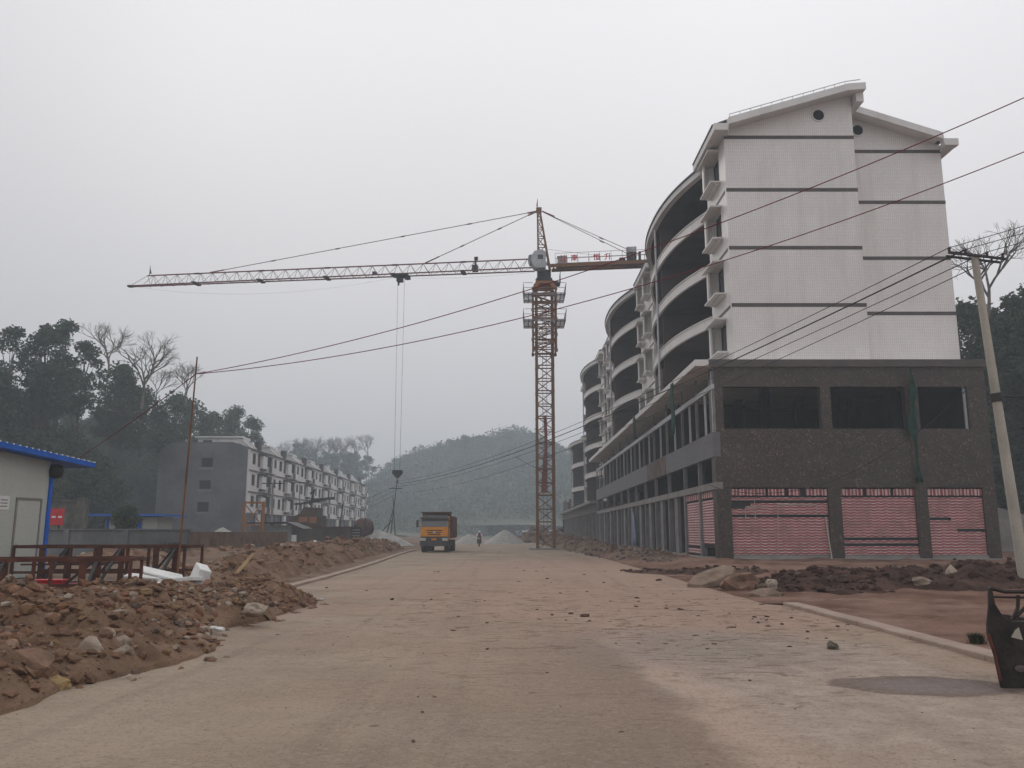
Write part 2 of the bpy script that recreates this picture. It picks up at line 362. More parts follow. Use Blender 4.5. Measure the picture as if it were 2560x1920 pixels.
def shutter_material(name, vertical=False):
    s = NT(name)
    X, Y, Z = s.xyz()[0:3]
    hx = s.math('ADD', X, Y)
    if vertical: ph = s.math('MULTIPLY', hx, 2*math.pi/0.19)
    else:
        wob = s.math('MULTIPLY', s.math('SINE', s.math('MULTIPLY', hx, 2*math.pi/0.42)), 0.016)
        wob = s.math('ADD', wob, s.math('MULTIPLY', s.noise(1.1, 3), 0.10)); ph = s.math('MULTIPLY', s.math('ADD', Z, wob), 2*math.pi/0.15)
    sn = s.math('SINE', ph)
    col = s.mix(s.ramp(sn, -0.1, 0.55), (0.27, 0.055, 0.055), (0.6, 0.43, 0.42))
    col = s.mix(s.ramp(s.noise(1.6, 6), 0.42, 0.7, 0, 0.55), col, (0.2, 0.1, 0.092))
    s.color(col); s.rough(0.6); return s.mat
m_shut = shutter_material('red_white_stripe'); m_shut_v = shutter_material('red_white_flap', True)
m_green = M('green_net', (0.012, 0.055, 0.038), 0.9, 0.35, 2.5)
m_cement = M('cement_render', (0.135, 0.137, 0.15), 0.95, 0.22, 0.25, 0.2, 3, c2=(0.19, 0.19, 0.2), dirt=(0.22, 0.22, 0.225), dirt_amt=0.35)
m_rust = M('rusty_steel', (0.085, 0.038, 0.026), 0.9, 0.45, 3, 0.3, 20, dirt=(0.045, 0.024, 0.018))
m_crane = M('crane_paint', (0.27, 0.14, 0.055), 0.8, 0.35, 1.1, 0, 6, c2=(0.19, 0.08, 0.042))
m_crane_y = M('crane_yellow', (0.4, 0.2, 0.05), 0.75, 0.35, 1.5, 0, 6, c2=(0.3, 0.1, 0.045))
m_jib = M('jib_red', (0.19, 0.07, 0.065), 0.7, 0.3, 1.2)
m_jibw = M('jib_brace', (0.24, 0.2, 0.2), 0.7, 0.3, 1.2)
m_dark = M('dark_steel', (0.035, 0.033, 0.033), 0.6, 0.3, 3)
m_cab = M('cab_white', (0.42, 0.43, 0.44), 0.6, 0.15, 2, dirt=(0.2, 0.17, 0.15))
m_cable = M('cable_black', (0.03, 0.03, 0.032), 0.7, 0.1, 2, fine=False)
m_cable_r = M('cable_red', (0.16, 0.02, 0.03), 0.7, 0.2, 2, fine=False)
m_blue = M('blue_paint', (0.02, 0.12, 0.5), 0.5, 0.15, 2)
m_panel = M('shed_panel', (0.46, 0.48, 0.44), 0.6, 0.05, 0.6, 0, 20, dirt=(0.36, 0.36, 0.33))
m_red = M('red_paint', (0.5, 0.03, 0.04), 0.6, 0.15, 3)
m_white = M('white_board', (0.7, 0.7, 0.68), 0.8, 0.08, 3)
m_wood = M('bamboo', (0.3, 0.2, 0.1), 0.8, 0.3, 3)
m_pole_r = M('rusty_bamboo', (0.2, 0.09, 0.05), 0.8, 0.4, 1.3)
m_bark = M('bark', (0.075, 0.062, 0.05), 0.9, 0.3, 2, c2=(0.13, 0.11, 0.09))
m_bark_l = M('bark_pale', (0.15, 0.14, 0.13), 0.9, 0.3, 2, c2=(0.22, 0.17, 0.13))
m_leaf = leaf_material('leaf_dark', (0.036, 0.062, 0.037), (0.064, 0.1, 0.056), (0.085, 0.115, 0.064))
m_leaf2 = leaf_material('leaf_mid', (0.05, 0.08, 0.042), (0.085, 0.115, 0.06), (0.11, 0.12, 0.07))
m_far = leaf_material('leaf_far_hazed', (0.085, 0.125, 0.11), (0.14, 0.185, 0.155), (0.155, 0.185, 0.16))  # paler and bluer than the near leaves: haze painted into the colour
m_under = leaf_material('undergrowth_leaf', (0.035, 0.052, 0.027), (0.07, 0.08, 0.042), (0.085, 0.082, 0.055))
m_hill = M('hill_soil', (0.05, 0.055, 0.032), 0.95, 0.3, 0.15, 0, 1.5, c2=(0.085, 0.08, 0.05))
m_truck = M('truck_yellow', (0.72, 0.27, 0.012), 0.5, 0.12, 3, dirt=(0.4, 0.2, 0.06), dirt_amt=0.4)
m_bin = M('truck_bin', (0.17, 0.085, 0.06), 0.8, 0.35, 1.5, dirt=(0.12, 0.1, 0.08))
m_gravel = M('gravel', (0.36, 0.345, 0.32), 0.95, 0.15, 2, 0.6, 6)
# ================================================================ setting
def fbm(x, y, s, o=4, seed=0.0): return noise.fractal(Vector((x*s+seed, y*s-seed, seed*0.37)), 1.0, 2.0, o)
def sst(x, a, b):
    t = max(0.0, min(1.0, (x-a)/(b-a))); return t*t*(3-2*t)
def road_left(y): return -6.45 - 2.2*sst(y, 24, 80) - 2.2*sst(y, 80, 180)
def grid_mesh(name, xs, ys, hf, mat, kind='structure', xf=None, smooth=True):
    V = []; F = []; nx = len(xs); ny = len(ys)
    for y in ys:
        for x in xs:
            X = xf(x, y) if xf else x
            V.append((X, y, hf(X, y)))
    for j in range(ny-1):
        for i in range(nx-1):
            a = j*nx+i; F.append((a, a+1, a+nx+1, a+nx))
    b = MB(); b.add(V, F); o = b.build(name, mat, smooth=smooth); o['kind'] = kind; return o
def lin(a, b, n): return [a+(b-a)*i/(n-1) for i in range(n)]
def geo(a, b, n, p=2.0): return [a+(b-a)*(i/(n-1))**p for i in range(n)]
grid_mesh('ground', lin(-440, 440, 60), lin(-40, 760, 60), lambda x, y: -0.12, m_dirt)
def h_road(x, y): return 0.018*fbm(x, y, 0.5, 3, 3)*sst(y, 5, 14) + 0.01*fbm(x, y, 2.3, 3, 9)
grid_mesh('road', lin(0, 1, 70), geo(-10, 185, 240, 1.7), h_road, m_road, xf=lambda t, y: road_left(y)+t*(6.02-road_left(y)))
def h_left(x, y):
    d = road_left(y)-x
    z = 0.02 + 0.16*sst(d, 0.0, 4) + 0.10*fbm(x, y, 0.5, 5, 1)*sst(d, 0.1, 1.5) + 0.05*fbm(x, y, 2, 4, 5)*sst(d, 0.1, 1)
    z += 0.18*sst(d, 5, 9)*(1-sst(y, 30, 38))
    z += 0.5*max(0, fbm(x, y, 0.16, 4, 8))*sst(d, 2, 6)*sst(y, 30, 50)
    return z
grid_mesh('dirt_ground', geo(0, 1, 110, 2.2), geo(-10, 300, 240, 1.7), h_left, m_dirt, xf=lambda t, y: road_left(y)-0.15-t*60)
def h_right(x, y):
    d = x-6.3
    z = (0.055 if y < 18.9 else .012+.043*sst(x, 5.7, 6.6)) + 0.07*fbm(x, y, 0.8, 5, 2)*sst(d, -.1, 1.0) + 0.045*fbm(x, y, 3, 5, 6)*sst(d, 0.0, .8)
    k = sst(y, 21.0, 25.5)
    z += k*(0.14*sst(d, -0.2, 3.0)+0.12*fbm(x, y, 0.7, 5, 4)*sst(d, 0, 1))
    return z
grid_mesh('red_dirt_ground', geo(0, 1, 110, 1.8), geo(-10, 185, 220, 1.7), h_right, m_dirt_red, xf=lambda t, y: (6.3 if y < 18.9 else 5.7)+t*60)
b = MB()
y = -4.0
while y < 19.0:
    L_ = 1.0
    b.box(6.0+rnd.uniform(-.006, .006), 6.34, y+0.006, y+L_-0.006, -0.1, 0.075+rnd.uniform(-.008, .008)); y += L_
tag(b.build('kerb', m_kerb, bevel=0.02), kind='structure')
b = MB(); y = 20.0
while y < 80:
    x0 = road_left(y); x1 = road_left(y+1)
    b.add([(x0-.2,y,-.1),(x0+.06,y,-.1),(x1+.06,y+.99,-.1),(x1-.2,y+.99,-.1),(x0-.2,y,.09),(x0+.06,y,.075),(x1+.06,y+.99,.075),(x1-.2,y+.99,.09)],
          [(3,2,1,0),(4,5,6,7),(0,1,5,4),(1,2,6,5),(2,3,7,6),(3,0,4,7)]); y += 1
tag(b.build('kerb', m_kerb), kind='structure')

# ------------------------------------------------ rock shapes
def ico(sub=1):
    bm = bmesh.new(); bmesh.ops.create_icosphere(bm, subdivisions=sub, radius=1.0)
    v = [x.co.copy() for x in bm.verts]; f = [[q.index for q in p.verts] for p in bm.faces]; bm.free(); return v, f
ICO1 = ico(1); ICO2 = ico(2); ICO3 = ico(3)
def add_rock(mb, c, s, base=ICO1, r=rnd, rough=0.3, flat=None):
    v, f = base; k = r.uniform(0, 100)
    rot = Matrix.Rotation(r.uniform(0, 6.28), 3, 'Z') @ Matrix.Rotation(r.uniform(-.6, .6), 3, 'X')
    cuts = [(Vector((r.uniform(-1,1), r.uniform(-1,1), r.uniform(-.6,1))).normalized(), r.uniform(.42,.82)) for _ in range(8 if len(v) > 100 else 5)]
    P = []
    for p in v:
        q = p*(1+rough*noise.noise(p*1.7+Vector((k, k, k)))+(0.16*noise.noise(p*4.3+Vector((k, k, 0))) + 0.07*noise.noise(p*10+Vector((k, 0, k))) if len(v) > 100 else 0))
        for nn, dd in cuts:
            e = q.dot(nn)-dd
            if e > 0: q = q-nn*e
        P.append(Vector(c) + rot @ Vector((q.x*s[0], q.y*s[1], q.z*s[2])))
    mb.add(P, f)
SOIL = {m_rub.name: dirt_material('spoil_brown', (0.135,0.083,0.053), (0.225,0.142,0.095), (0.28,0.19,0.13), 1.6), m_rub_grey.name: m_dirt, m_rub_dark.name: dirt_material('spoil_dark', (0.045,0.026,0.02), (0.085,0.05,0.038), (0.13,0.078,0.058), 1.4)}
def heap(name, path, mat, nrock, smin, smax, label, cat, kind='stuff', seed=1, res=0.14, mb0=None, power=2.2, rough=0.35):
    r = random.Random(seed); mb = mb0 or MB()
    Ls = [0]
    for i in range(1, len(path)): Ls.append(Ls[-1]+math.hypot(path[i][0]-path[i-1][0], path[i][1]-path[i-1][1]))
    def samp(s):
        for i in range(1, len(path)):
            if s <= Ls[i] or i == len(path)-1:
                t = (s-Ls[i-1])/max(1e-6, Ls[i]-Ls[i-1]); a = path[i-1]; c = path[i]
                q = [a[k]+(c[k]-a[k])*t for k in range(4)]
                d = Vector((c[0]-a[0], c[1]-a[1])).normalized(); return q, d
    def surf(s, t):
        (x, y, hw, h), d = samp(s)
        e = min(1, s/1.2)*min(1, (Ls[-1]-s)/1.2)
        hw2 = hw*(1+0.35*fbm(s, seed, 0.45, 3, seed))*(0.4+0.6*e)
        X = x + d.y*t*hw2; Y = y - d.x*t*hw2
        z = max(0, 1-abs(t)**power)*h*e*(1+0.55*fbm(X, Y, 0.6, 4, seed+3)) + rough*h*0.5*fbm(X, Y, 2.6, 4, seed+7)*(1-abs(t)**3) + 0.035*fbm(X, Y, 9, 3, seed+9)*(1-abs(t)**3)
        return Vector((X, Y, z - 0.06*(abs(t) > 0.97)))
    ns = max(8, int(Ls[-1]/res)); ntt = max(8, int(2*max(p[2] for p in path)/res))
    P = [surf(Ls[-1]*i/ns, -1+2*j/ntt) for i in range(ns+1) for j in range(ntt+1)]
    F = []
    for i in range(ns):
        for j in range(ntt):
            a = i*(ntt+1)+j; F.append((a, a+ntt+1, a+ntt+2, a+1))
    mb.mi = 0; mb.add(P, F); mb.mi = 1
    for _ in range(nrock):
        s = r.uniform(0, Ls[-1]); t = max(-1.12, min(1.12, r.gauss(0, 0.55))); p = surf(s, t)
        sz = smin+(smax-smin)*r.random()**4.0
        add_rock(mb, (p.x, p.y, p.z+sz*0.15), (sz*r.uniform(.7,1.6), sz*r.uniform(.6,1.1), sz*r.uniform(.35,.9)), ICO2 if sz > 0.13 else ICO1, r)
    if mb0: return mb
    o = mb.build(name, [SOIL.get(mat.name, m_dirt), mat]); tag(o, label, cat, kind=kind); return o
heap('rubble', [(-6.6,3.5,1.5,.45),(-6.3,8,1.85,.6),(-6.25,10.2,2.0,.6),(-6.4,13,1.75,.62),(-6.35,16,1.7,.55),(-5.9,19.0,1.45,.45),(-5.4,21.2,1.0,.3)], m_rub, 15000, 0.014, 0.125,
     'long heap of brown rubble and clods along the near left road edge', 'rubble heap', seed=3, res=0.07, rough=0.6)
heap('rubble', [(-8.6,20,1.3,.5),(-9.3,30,1.7,.65),(-10.3,42,2.0,.8),(-11.0,55,1.9,.9),(-11.4,68,1.7,.8),(-11.8,80,1.7,.7)], m_rub, 4200, 0.022, 0.2,
     'reddish spoil bank running beyond the left kerb towards the truck', 'rubble heap', seed=5, res=0.2, rough=0.8)
heap('rubble', [(6.7,23.0,1.4,.26),(9,24.2,2.8,.42),(12,25.0,3.2,.5),(15.5,25.8,3.3,.54),(19,26.4,3.3,.54),(23,27,3.3,.54)], m_rub_dark, 2600, 0.018, 0.17,
     'dark soil bank with stones in front of the striped shopfronts', 'soil bank', seed=8, res=0.13, rough=0.6)
heap('rubble', [(8.2,44,1.5,.28),(7.9,52,1.8,.42),(7.6,62,2.0,.5),(7.2,75,2.1,.6),(7.0,90,2.3,.8),(6.8,108,2.6,.9),(6.6,125,2.4,.9)], m_rub_grey, 3200, 0.03, 0.24,
     'grey rubble strewn along the foot of the unfinished street facade', 'rubble heap', seed=9, res=0.24, rough=0.9)
heap('rubble', [(4.6,35.5,.5,.05),(6.2,33.5,1.1,.14),(7.8,31.5,1.5,.25),(9.6,29.5,1.6,.3)], m_rub_dark, 320, 0.03, 0.16,
     'low dark brown soil spill between the road and the corner pillar', 'soil bank', seed=12, res=0.12, rough=0.9)
heap('rubble', [(-15,34,1.6,.4),(-18,38,2.2,.5),(-21,44,2.2,.5),(-18,56,3,.5),(-15,64,3,.45)], m_rub, 500, 0.06, 0.4,
     'brown spoil mounds between the grey wall and the spoil bank', 'rubble heap', seed=15, res=0.25, rough=0.8)

def rock(loc, s, mat, label, seed, group=None, name='rock', base=ICO3, cat='rock', rough=0.3):
    b = MB(); add_rock(b, (0, 0, s[2]*0.55), s, base, random.Random(seed), rough)
    o = b.build(name, mat); o.location = loc; return tag(o, label, cat, group)
p = gp(1868, 1480); rock((p.x, p.y+.6, -.12), (.6, .5, .6), m_rock_red, 'largest reddish brown boulder leaning beside the road before the shopfronts', 11, name='boulder', cat='boulder', rough=.5)
p = gp(1735, 1440); rock((p.x, p.y-.6, -.02), (.3, .28, .22), m_dark_dirt, 'dark rounded clod behind the leaning pale slab', 13, name='boulder', cat='boulder', rough=.5)
p = gp(1800, 1470); b = MB(); q = random.Random(4); pl = [(-.95,-.1),(-.6,-.42),(-.1,-.5),(.5,-.34),(.75,.05),(.6,.45),(.0,.5),(-.55,.3)]; n = len(pl)
b.add([(x, y, -.09+.05*q.random()) for x, y in pl]+[(x*.93, y*.9, .05+.08*q.random()) for x, y in pl]+[(0,0,.16)], [tuple(range(n-1,-1,-1))]+[(i,(i+1)%n,n+(i+1)%n,n+i) for i in range(n)]+[(n+i,n+(i+1)%n,2*n) for i in range(n)])
o = b.build('stone_slab', m_rock_tan, bevel=.02); o.location = (p.x-.05, p.y+.45, .3); o.rotation_euler = (.3, -.3, .1); tag(o, 'flat pale slab tilted against the largest reddish boulder', 'boulder')
p = gp(1960, 1470, .2); rock((p.x, p.y+1.2, .08), (.24, .2, .22), m_rock, 'pale stone between the largest reddish boulder and the dark bank', 14, rough=.5)
p = gp(1905, 1494); rock((p.x, p.y, -.04), (.5, .3, .17), m_rock_tan, 'low pale rock at the road side of the largest reddish boulder', 23)
p = gp(1530, 1392); rock((p.x, p.y, -.02), (.55, .5, .62), m_rock_red, 'dark rounded boulder standing in the grey rubble by the facade', 31, name='boulder', cat='boulder')
p = gp(2078, 1622); rock((p.x, p.y, 0), (.14, .1, .085), M('block_grey', (.15, .135, .11), .9, .25, 6, .5, 20), 'grey broken block alone on the road before the right kerb', 41, name='concrete_chunk', cat='concrete chunk', rough=.15)
p = gp(2262, 1417, .5); rock((p.x, 24.6, .4), (.22, .18, .2), m_rock, 'pale pinkish stone high on the dark soil bank below the middle shutter', 43)
p = gp(2398, 1465, .3); rock((p.x, 22.9, .2), (.32, .2, .17), m_rock, 'large pale stone low on the dark soil bank near the concrete pole', 44)
p = gp(20, 1640, .35); rock((p.x+.15, p.y, .18), (.3, .22, .19), m_rock_red, 'big red brown clod at the left frame edge of the rubble heap', 51, name='boulder', cat='boulder')
p = gp(142, 1712, .05); rock((p.x, p.y, .0), (.14, .11, .1), M('stone_ochre', (.36, .25, .12), .9, .2, 6, .4, 20), 'ochre stone at the toe of the near rubble heap', 52)
p = gp(637, 1528, .25); rock((p.x, p.y, .2), (.42, .2, .13), m_rock, 'whitish broken concrete slab on the rubble toe beyond the red scrap', 53, name='concrete_chunk', cat='concrete chunk')
p = gp(222, 1540, .5); rock((p.x, p.y, .38), (.2, .16, .22), m_rock, 'pale grey upright stone on the crest of the near rubble heap', 54)
p = gp(225, 1612, .35); rock((p.x, p.y, .25), (.16, .12, .15), m_rock, 'pale lilac grey stone halfway down the near rubble heap', 55)
p = gp(265, 1635, .2); rock((p.x, p.y, .06), (.18, .15, .12), m_rock, 'rounded grey stone low on the near rubble heap', 56)
m_clod = M('clod', (0.085, 0.05, 0.036), 0.95, 0.3, 6, 0.5, 20)
for i, (u, v, k) in enumerate([(1427,1534,.085),(1462,1541,.13),(1480,1390,.3),(2019,1579,.06),(2064,1596,.06),(2143,1614,.06),(2120,1561,.05),(2119,1576,.045),(1646,1452,.16),(1745,1541,.08),(1895,1556,.06),(1955,1560,.06),(2018,1596,.05),(1311,1427,.09),(1292,1420,.06),(1700,1525,.1),(1590,1517,.07),(1980,1526,.07)]):
    p = gp(u, v); rock((p.x, p.y, -.015), (k*.8, k*.6, k*.36), m_clod, 'small dark clod of soil dropped on the red dusty road', 60+i, 'clods scattered on the road', 'soil_clod', ICO2, 'clod')
p = gp(425, 1631); b = MB(); b.add([(-.07,0,.0),(0,-.03,.035),(.09,.0,.01),(.02,.04,.03),(-.07,0,-.02),(0,-.03,.0),(.09,0,-.01),(.02,.04,.0)], [(0,1,2,3),(7,6,5,4),(0,4,5,1),(1,5,6,2),(2,6,7,3),(3,7,4,0)])
o = b.build('plastic_scrap', m_red); o.location = (p.x, p.y, .025); tag(o, 'small crumpled red scrap on the road by the rubble toe', 'litter')
for i, (u, v, z, k) in enumerate([(180,1583,.3,.06),(275,1668,.02,.06),(545,1527,.2,.1),(548,1577,.05,.08),(525,1577,.03,.1),(806,1500,.02,.05)]):
    p = gp(u, v, z); rock((p.x, p.y, z), (k*1.3, k, k*.5), m_white, 'scrap of white foam caught among the near left rubble', 90+i, 'white scraps in the rubble', 'foam_scrap', ICO2, 'litter')
# loose soil crumbs trodden over the road
q = random.Random(77); b = MB()
for _ in range(1000):
    if q.random() < .55: x = q.gauss(3.2, 2.6); y = 12+abs(q.gauss(0, 9))
    else: x = q.uniform(-6, 6); y = 4+40*q.random()**1.6
    if not (road_left(y)+.1 < x < 5.9): continue
    k = .006+.03*q.random()**9*min(2.2, y/9); add_rock(b, (x, y, .003), (k*q.uniform(1,2.6), k, k*.35), ICO1, q)
tag(b.build('soil_crumbs', m_clod), 'fine dark soil crumbs strewn over the dusty road', 'soil', kind='stuff')
# green weeds at the right kerb
def tuft(loc, h, n, label, seed, mat):
    r = random.Random(seed); b = MB()
    for _ in range(n):
        a = r.uniform(0, 6.28); l = h*r.uniform(.5, 1); d = Vector((math.cos(a), math.sin(a), 0)); s = Vector((-d.y, d.x, 0))*h*.05
        p0 = Vector((r.gauss(0, h*.25), r.gauss(0, h*.25), 0)); p1 = p0+d*l*.25+Vector((0,0,l*.7)); p2 = p0+d*l*.6+Vector((0,0,l))
        b.add([p0-s, p0+s, p1+s, p1-s, p2], [(0,1,2,3),(3,2,4)])
    o = b.build('weed', mat); o.location = loc; return tag(o, label, 'weed')
p = gp(2435, 1622); tuft((p.x+.1, p.y+.1, .06), .16, 260, 'small green weed tuft behind the right kerb', 3, m_under)
p = gp(428, 1392, .2); tuft((p.x, p.y, .2), .9, 200, 'green weed tuft at the foot of the grey wall by the thin pole', 4, m_under)

# ================================================================ right building
PX = 10.9; PY = 44.6; PEND = 107.5
posts = [44.6, 48.7, 52.9, 58.3, 63.7, 68.7, 73.9, 78.9, 84, 90, 96.5, 102, 107.3]
R = thing('apartment_block', (18, 60, 0), 'large unfinished white tiled block over a brown stone podium, right of the road', 'building')
# plinth, podium front clad in marble
b = MB(); b.box(PX-.35, 26.3, PY-.35, PY+16, -.5, .24); b.box(PX-.25, PX+6, PY+15.9, PEND, -.5, .2); b.build('plinth', m_conc, R, bevel=.03)
b = MB()
W1 = [(11.45,16.75,7.1,9.4),(17.3,21.35,7.1,9.4),(22.05,24.75,7.1,9.4)]
S1 = [(11.65,16.8,.0,3.95),(17.5,21.45,.0,3.95),(22.1,25.05,.0,3.95)]
b.wall('x', PY, PY+.45, PX, 25.75, .24, 10.5, W1+S1); b.box(25.35, 25.75, PY+.45, PY+16, .24, 10.5)
b.box(PX+.0, PX+.45, PY+.45, PY+.9, .24, 10.5)
b.build('front_wall', m_marble, R)
b = MB()
b.box(PX-.95, 26.0, PY-.22, PY+2.2, 10.5, 10.86); b.box(PX-.95, 12.9, PY+2.2, PEND+.3, 10.5, 10.86); b.box(12.9, 26, PY+2.2, PEND, 10.52, 10.8)
b.build('canopy', m_trim, R, bevel=.02)
b = MB(); b.box(PX-.2, 26.02, PY-.235, PY-.222, 10.49, 10.87); b.build('canopy_edge', m_band, R)
# inner shell: slabs, back wall
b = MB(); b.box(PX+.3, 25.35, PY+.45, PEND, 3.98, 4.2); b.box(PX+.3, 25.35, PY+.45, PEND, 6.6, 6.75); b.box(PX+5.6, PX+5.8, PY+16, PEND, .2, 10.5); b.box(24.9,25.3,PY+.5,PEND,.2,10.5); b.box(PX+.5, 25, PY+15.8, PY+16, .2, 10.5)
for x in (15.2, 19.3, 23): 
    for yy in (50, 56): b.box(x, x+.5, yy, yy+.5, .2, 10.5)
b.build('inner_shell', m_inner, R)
# street side: partitions seen through the openings
for i, y in enumerate(posts):
    if i:
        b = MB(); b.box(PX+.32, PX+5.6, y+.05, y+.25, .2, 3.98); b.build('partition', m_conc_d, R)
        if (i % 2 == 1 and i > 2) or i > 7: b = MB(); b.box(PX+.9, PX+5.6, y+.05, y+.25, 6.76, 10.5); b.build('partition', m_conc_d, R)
        b = MB(); b.box(PX-.03, PX+.3, y-.12, y+.22, .1, 3.86); b.build('shop_post', m_post, R)
        b = MB(); b.box(PX-.02, PX+.2, y-.06, y+.12, 4.24, 5.6); b.build('short_post', m_post, R)
    b = MB(); b.box(PX-.05, PX+.1, y-.03, y+.12, 6.92, 9.25); b.build('window_post', m_post, R)
    b = MB(); b.box(PX-.04, PX+.08, y-.02, y+.1, 9.55, 10.5); b.build('transom_post', m_post, R)
    if i < len(posts)-1:
        ym = (y+posts[i+1])/2
        if i > 1: b = MB(); b.box(PX+.05, PX+.25, ym, ym+1.1, .2, 3.85); b.build('shop_panel', m_post, R)
        b = MB(); b.box(PX-.01, PX+.1, ym-.05, ym+.05, 6.92, 9.25); b.build('mullion', m_alu, R)
b = MB(); b.box(PX-.06, PX+.34, PY-.004, PEND, 3.86, 4.24); b.build('street_beam', m_conc, R)
b = MB(); b.box(PX-.08, PX+.3, PY-.006, PEND, 5.6, 6.92); b.build('facing_band', m_greystone, R)
b = MB(); b.box(PX-.09, PX-.082, 58.6, 66.8, 5.62, 6.9); b.build('brown_patch', M('patch_brown', (.12,.085,.075), .85, .35, .9), R)
b = MB(); b.box(PX-.05, PX+.1, PY-.004, PEND, 9.25, 9.55); b.build('window_rail', m_alu, R)
b = MB(); b.box(PX-.07, PX+.0, PY-.02, PY+.06, 6.92, 10.3); b.build('corner_strip', m_alu, R)
b = MB(); b.box(25.0-.38, 25.0-.26, PY+.2, PY+.3, 7.1, 9.4); b.build('window_jamb', m_alu, R)
# shutters of red and white striped sheet
def shutter(axis, c, a0, a1, z0, z1, label, missing=(), cut=None, flaps=None):
    """rows of stripes; missing rows leave brown gaps"""
    b = MB(); step = .15; z = z0; k = 0; N = int((z1-z0)/step)
    for k in range(N):
        zz = z0+k*step; s0, s1 = a0, a1
        for (m0, m1, f0, f1) in missing:
            if m0 <= k < m1:
                if f0 <= 0: s0 = a0+(a1-a0)*f1
                else: s1 = a0+(a1-a0)*f0
        if s1-s0 < .05: continue
        zt = zz+step; P = []; n = 5
        for j in range(n+1):
            t = j/n; off = -.022*math.sin(math.pi*t)
            for s in (s0, s1): P.append((s, c+off, zz+step*t) if axis == 'x' else (c+off, s, zz+step*t))
        b.add(P, [(2*j, 2*j+1, 2*j+3, 2*j+2) for j in range(n)])
    o = b.build('shutter', m_shut, R); o['label'] = label
    b = MB()
    if axis == 'x': b.box(a0, a1, c+.05, c+.08, z0-.2, z1+.5)
    else: b.box(c+.05, c+.08, a0, a1, z0-.2, z1+.5)
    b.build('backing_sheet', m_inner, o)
    if flaps:
        b = MB(); pos = a0
        for (f0, f1) in flaps:
            s0 = a0+(a1-a0)*f0; s1 = a0+(a1-a0)*f1; n = max(4, int((s1-s0)/.09)); P = []
            for j in range(n+1):
                s = s0+(s1-s0)*j/n; off = .02*math.sin(j*1.9)
                for z_ in (z1+.08, z1+.42):
                    P.append((s, c-.03+off, z_+.01*math.sin(j)) if axis == 'x' else (c-.03+off, s, z_))
            b.add(P, [(2*j, 2*j+2, 2*j+3, 2*j+1) for j in range(n)])
        b.build('flap', m_shut_v, o)
    return o
shutter('x', PY+.12, 11.66, 16.79, .42, 3.45, 'widest striped shutter, patched with grey rope lines', ((18,19,0,1),(16,17,0,.16),(17,18,0,.2),(13,14,0,1)), flaps=((0,.36),(.39,.56),(.6,.72),(.78,1)))
shutter('x', PY+.12, 17.51, 21.44, .42, 3.45, 'middle striped shutter with two bare rows near its foot', ((3,4,0,1),(5,6,0,1)), flaps=((0,.3),(.35,.68),(.72,1)))
shutter('x', PY+.12, 22.11, 25.04, .42, 3.45, 'narrowest front shutter with short bare slots', ((12,13,0,.4),(8,9,.5,1)), flaps=((0,1),))
shutter('y', PX+.1, PY+.35, posts[1]-.15, .95, 3.4, 'striped shutter on the street side nearest the corner, open at its foot', flaps=((0,1),))
shutter('y', PX+.1, posts[1]+.25, posts[2]-.15, .35, 3.4, 'striped shutter on the street side, second from the corner', ((2,3,0,1),), flaps=((0,1),))
b = MB(); b.box(11.6, 16.85, PY+.02, PY+.3, .24, .4); b.box(17.45, 21.5, PY+.02, PY+.3, .24, .4); b.box(22.05, 25.1, PY+.02, PY+.3, .24, .4); b.build('door_sill', m_conc, R)
for pts in ([(14.0,.6),(14.15,3.05),(16.15,3.05),(16.15,2.6)], [(12.4,2.3),(12.4,2.9),(13.6,2.9)], [(12.9,2.2),(12.9,3.3)]):
    b = MB(); b.path([(x, PY+.085, z) for x, z in pts], .022, 5); o = b.build('rope', m_conc_l, R)
b = MB(); b.tube((16.75, PY-.1, .24), (16.62, PY+.08, 2.4), .04, 6); b.build('stick', m_conc_l, R)

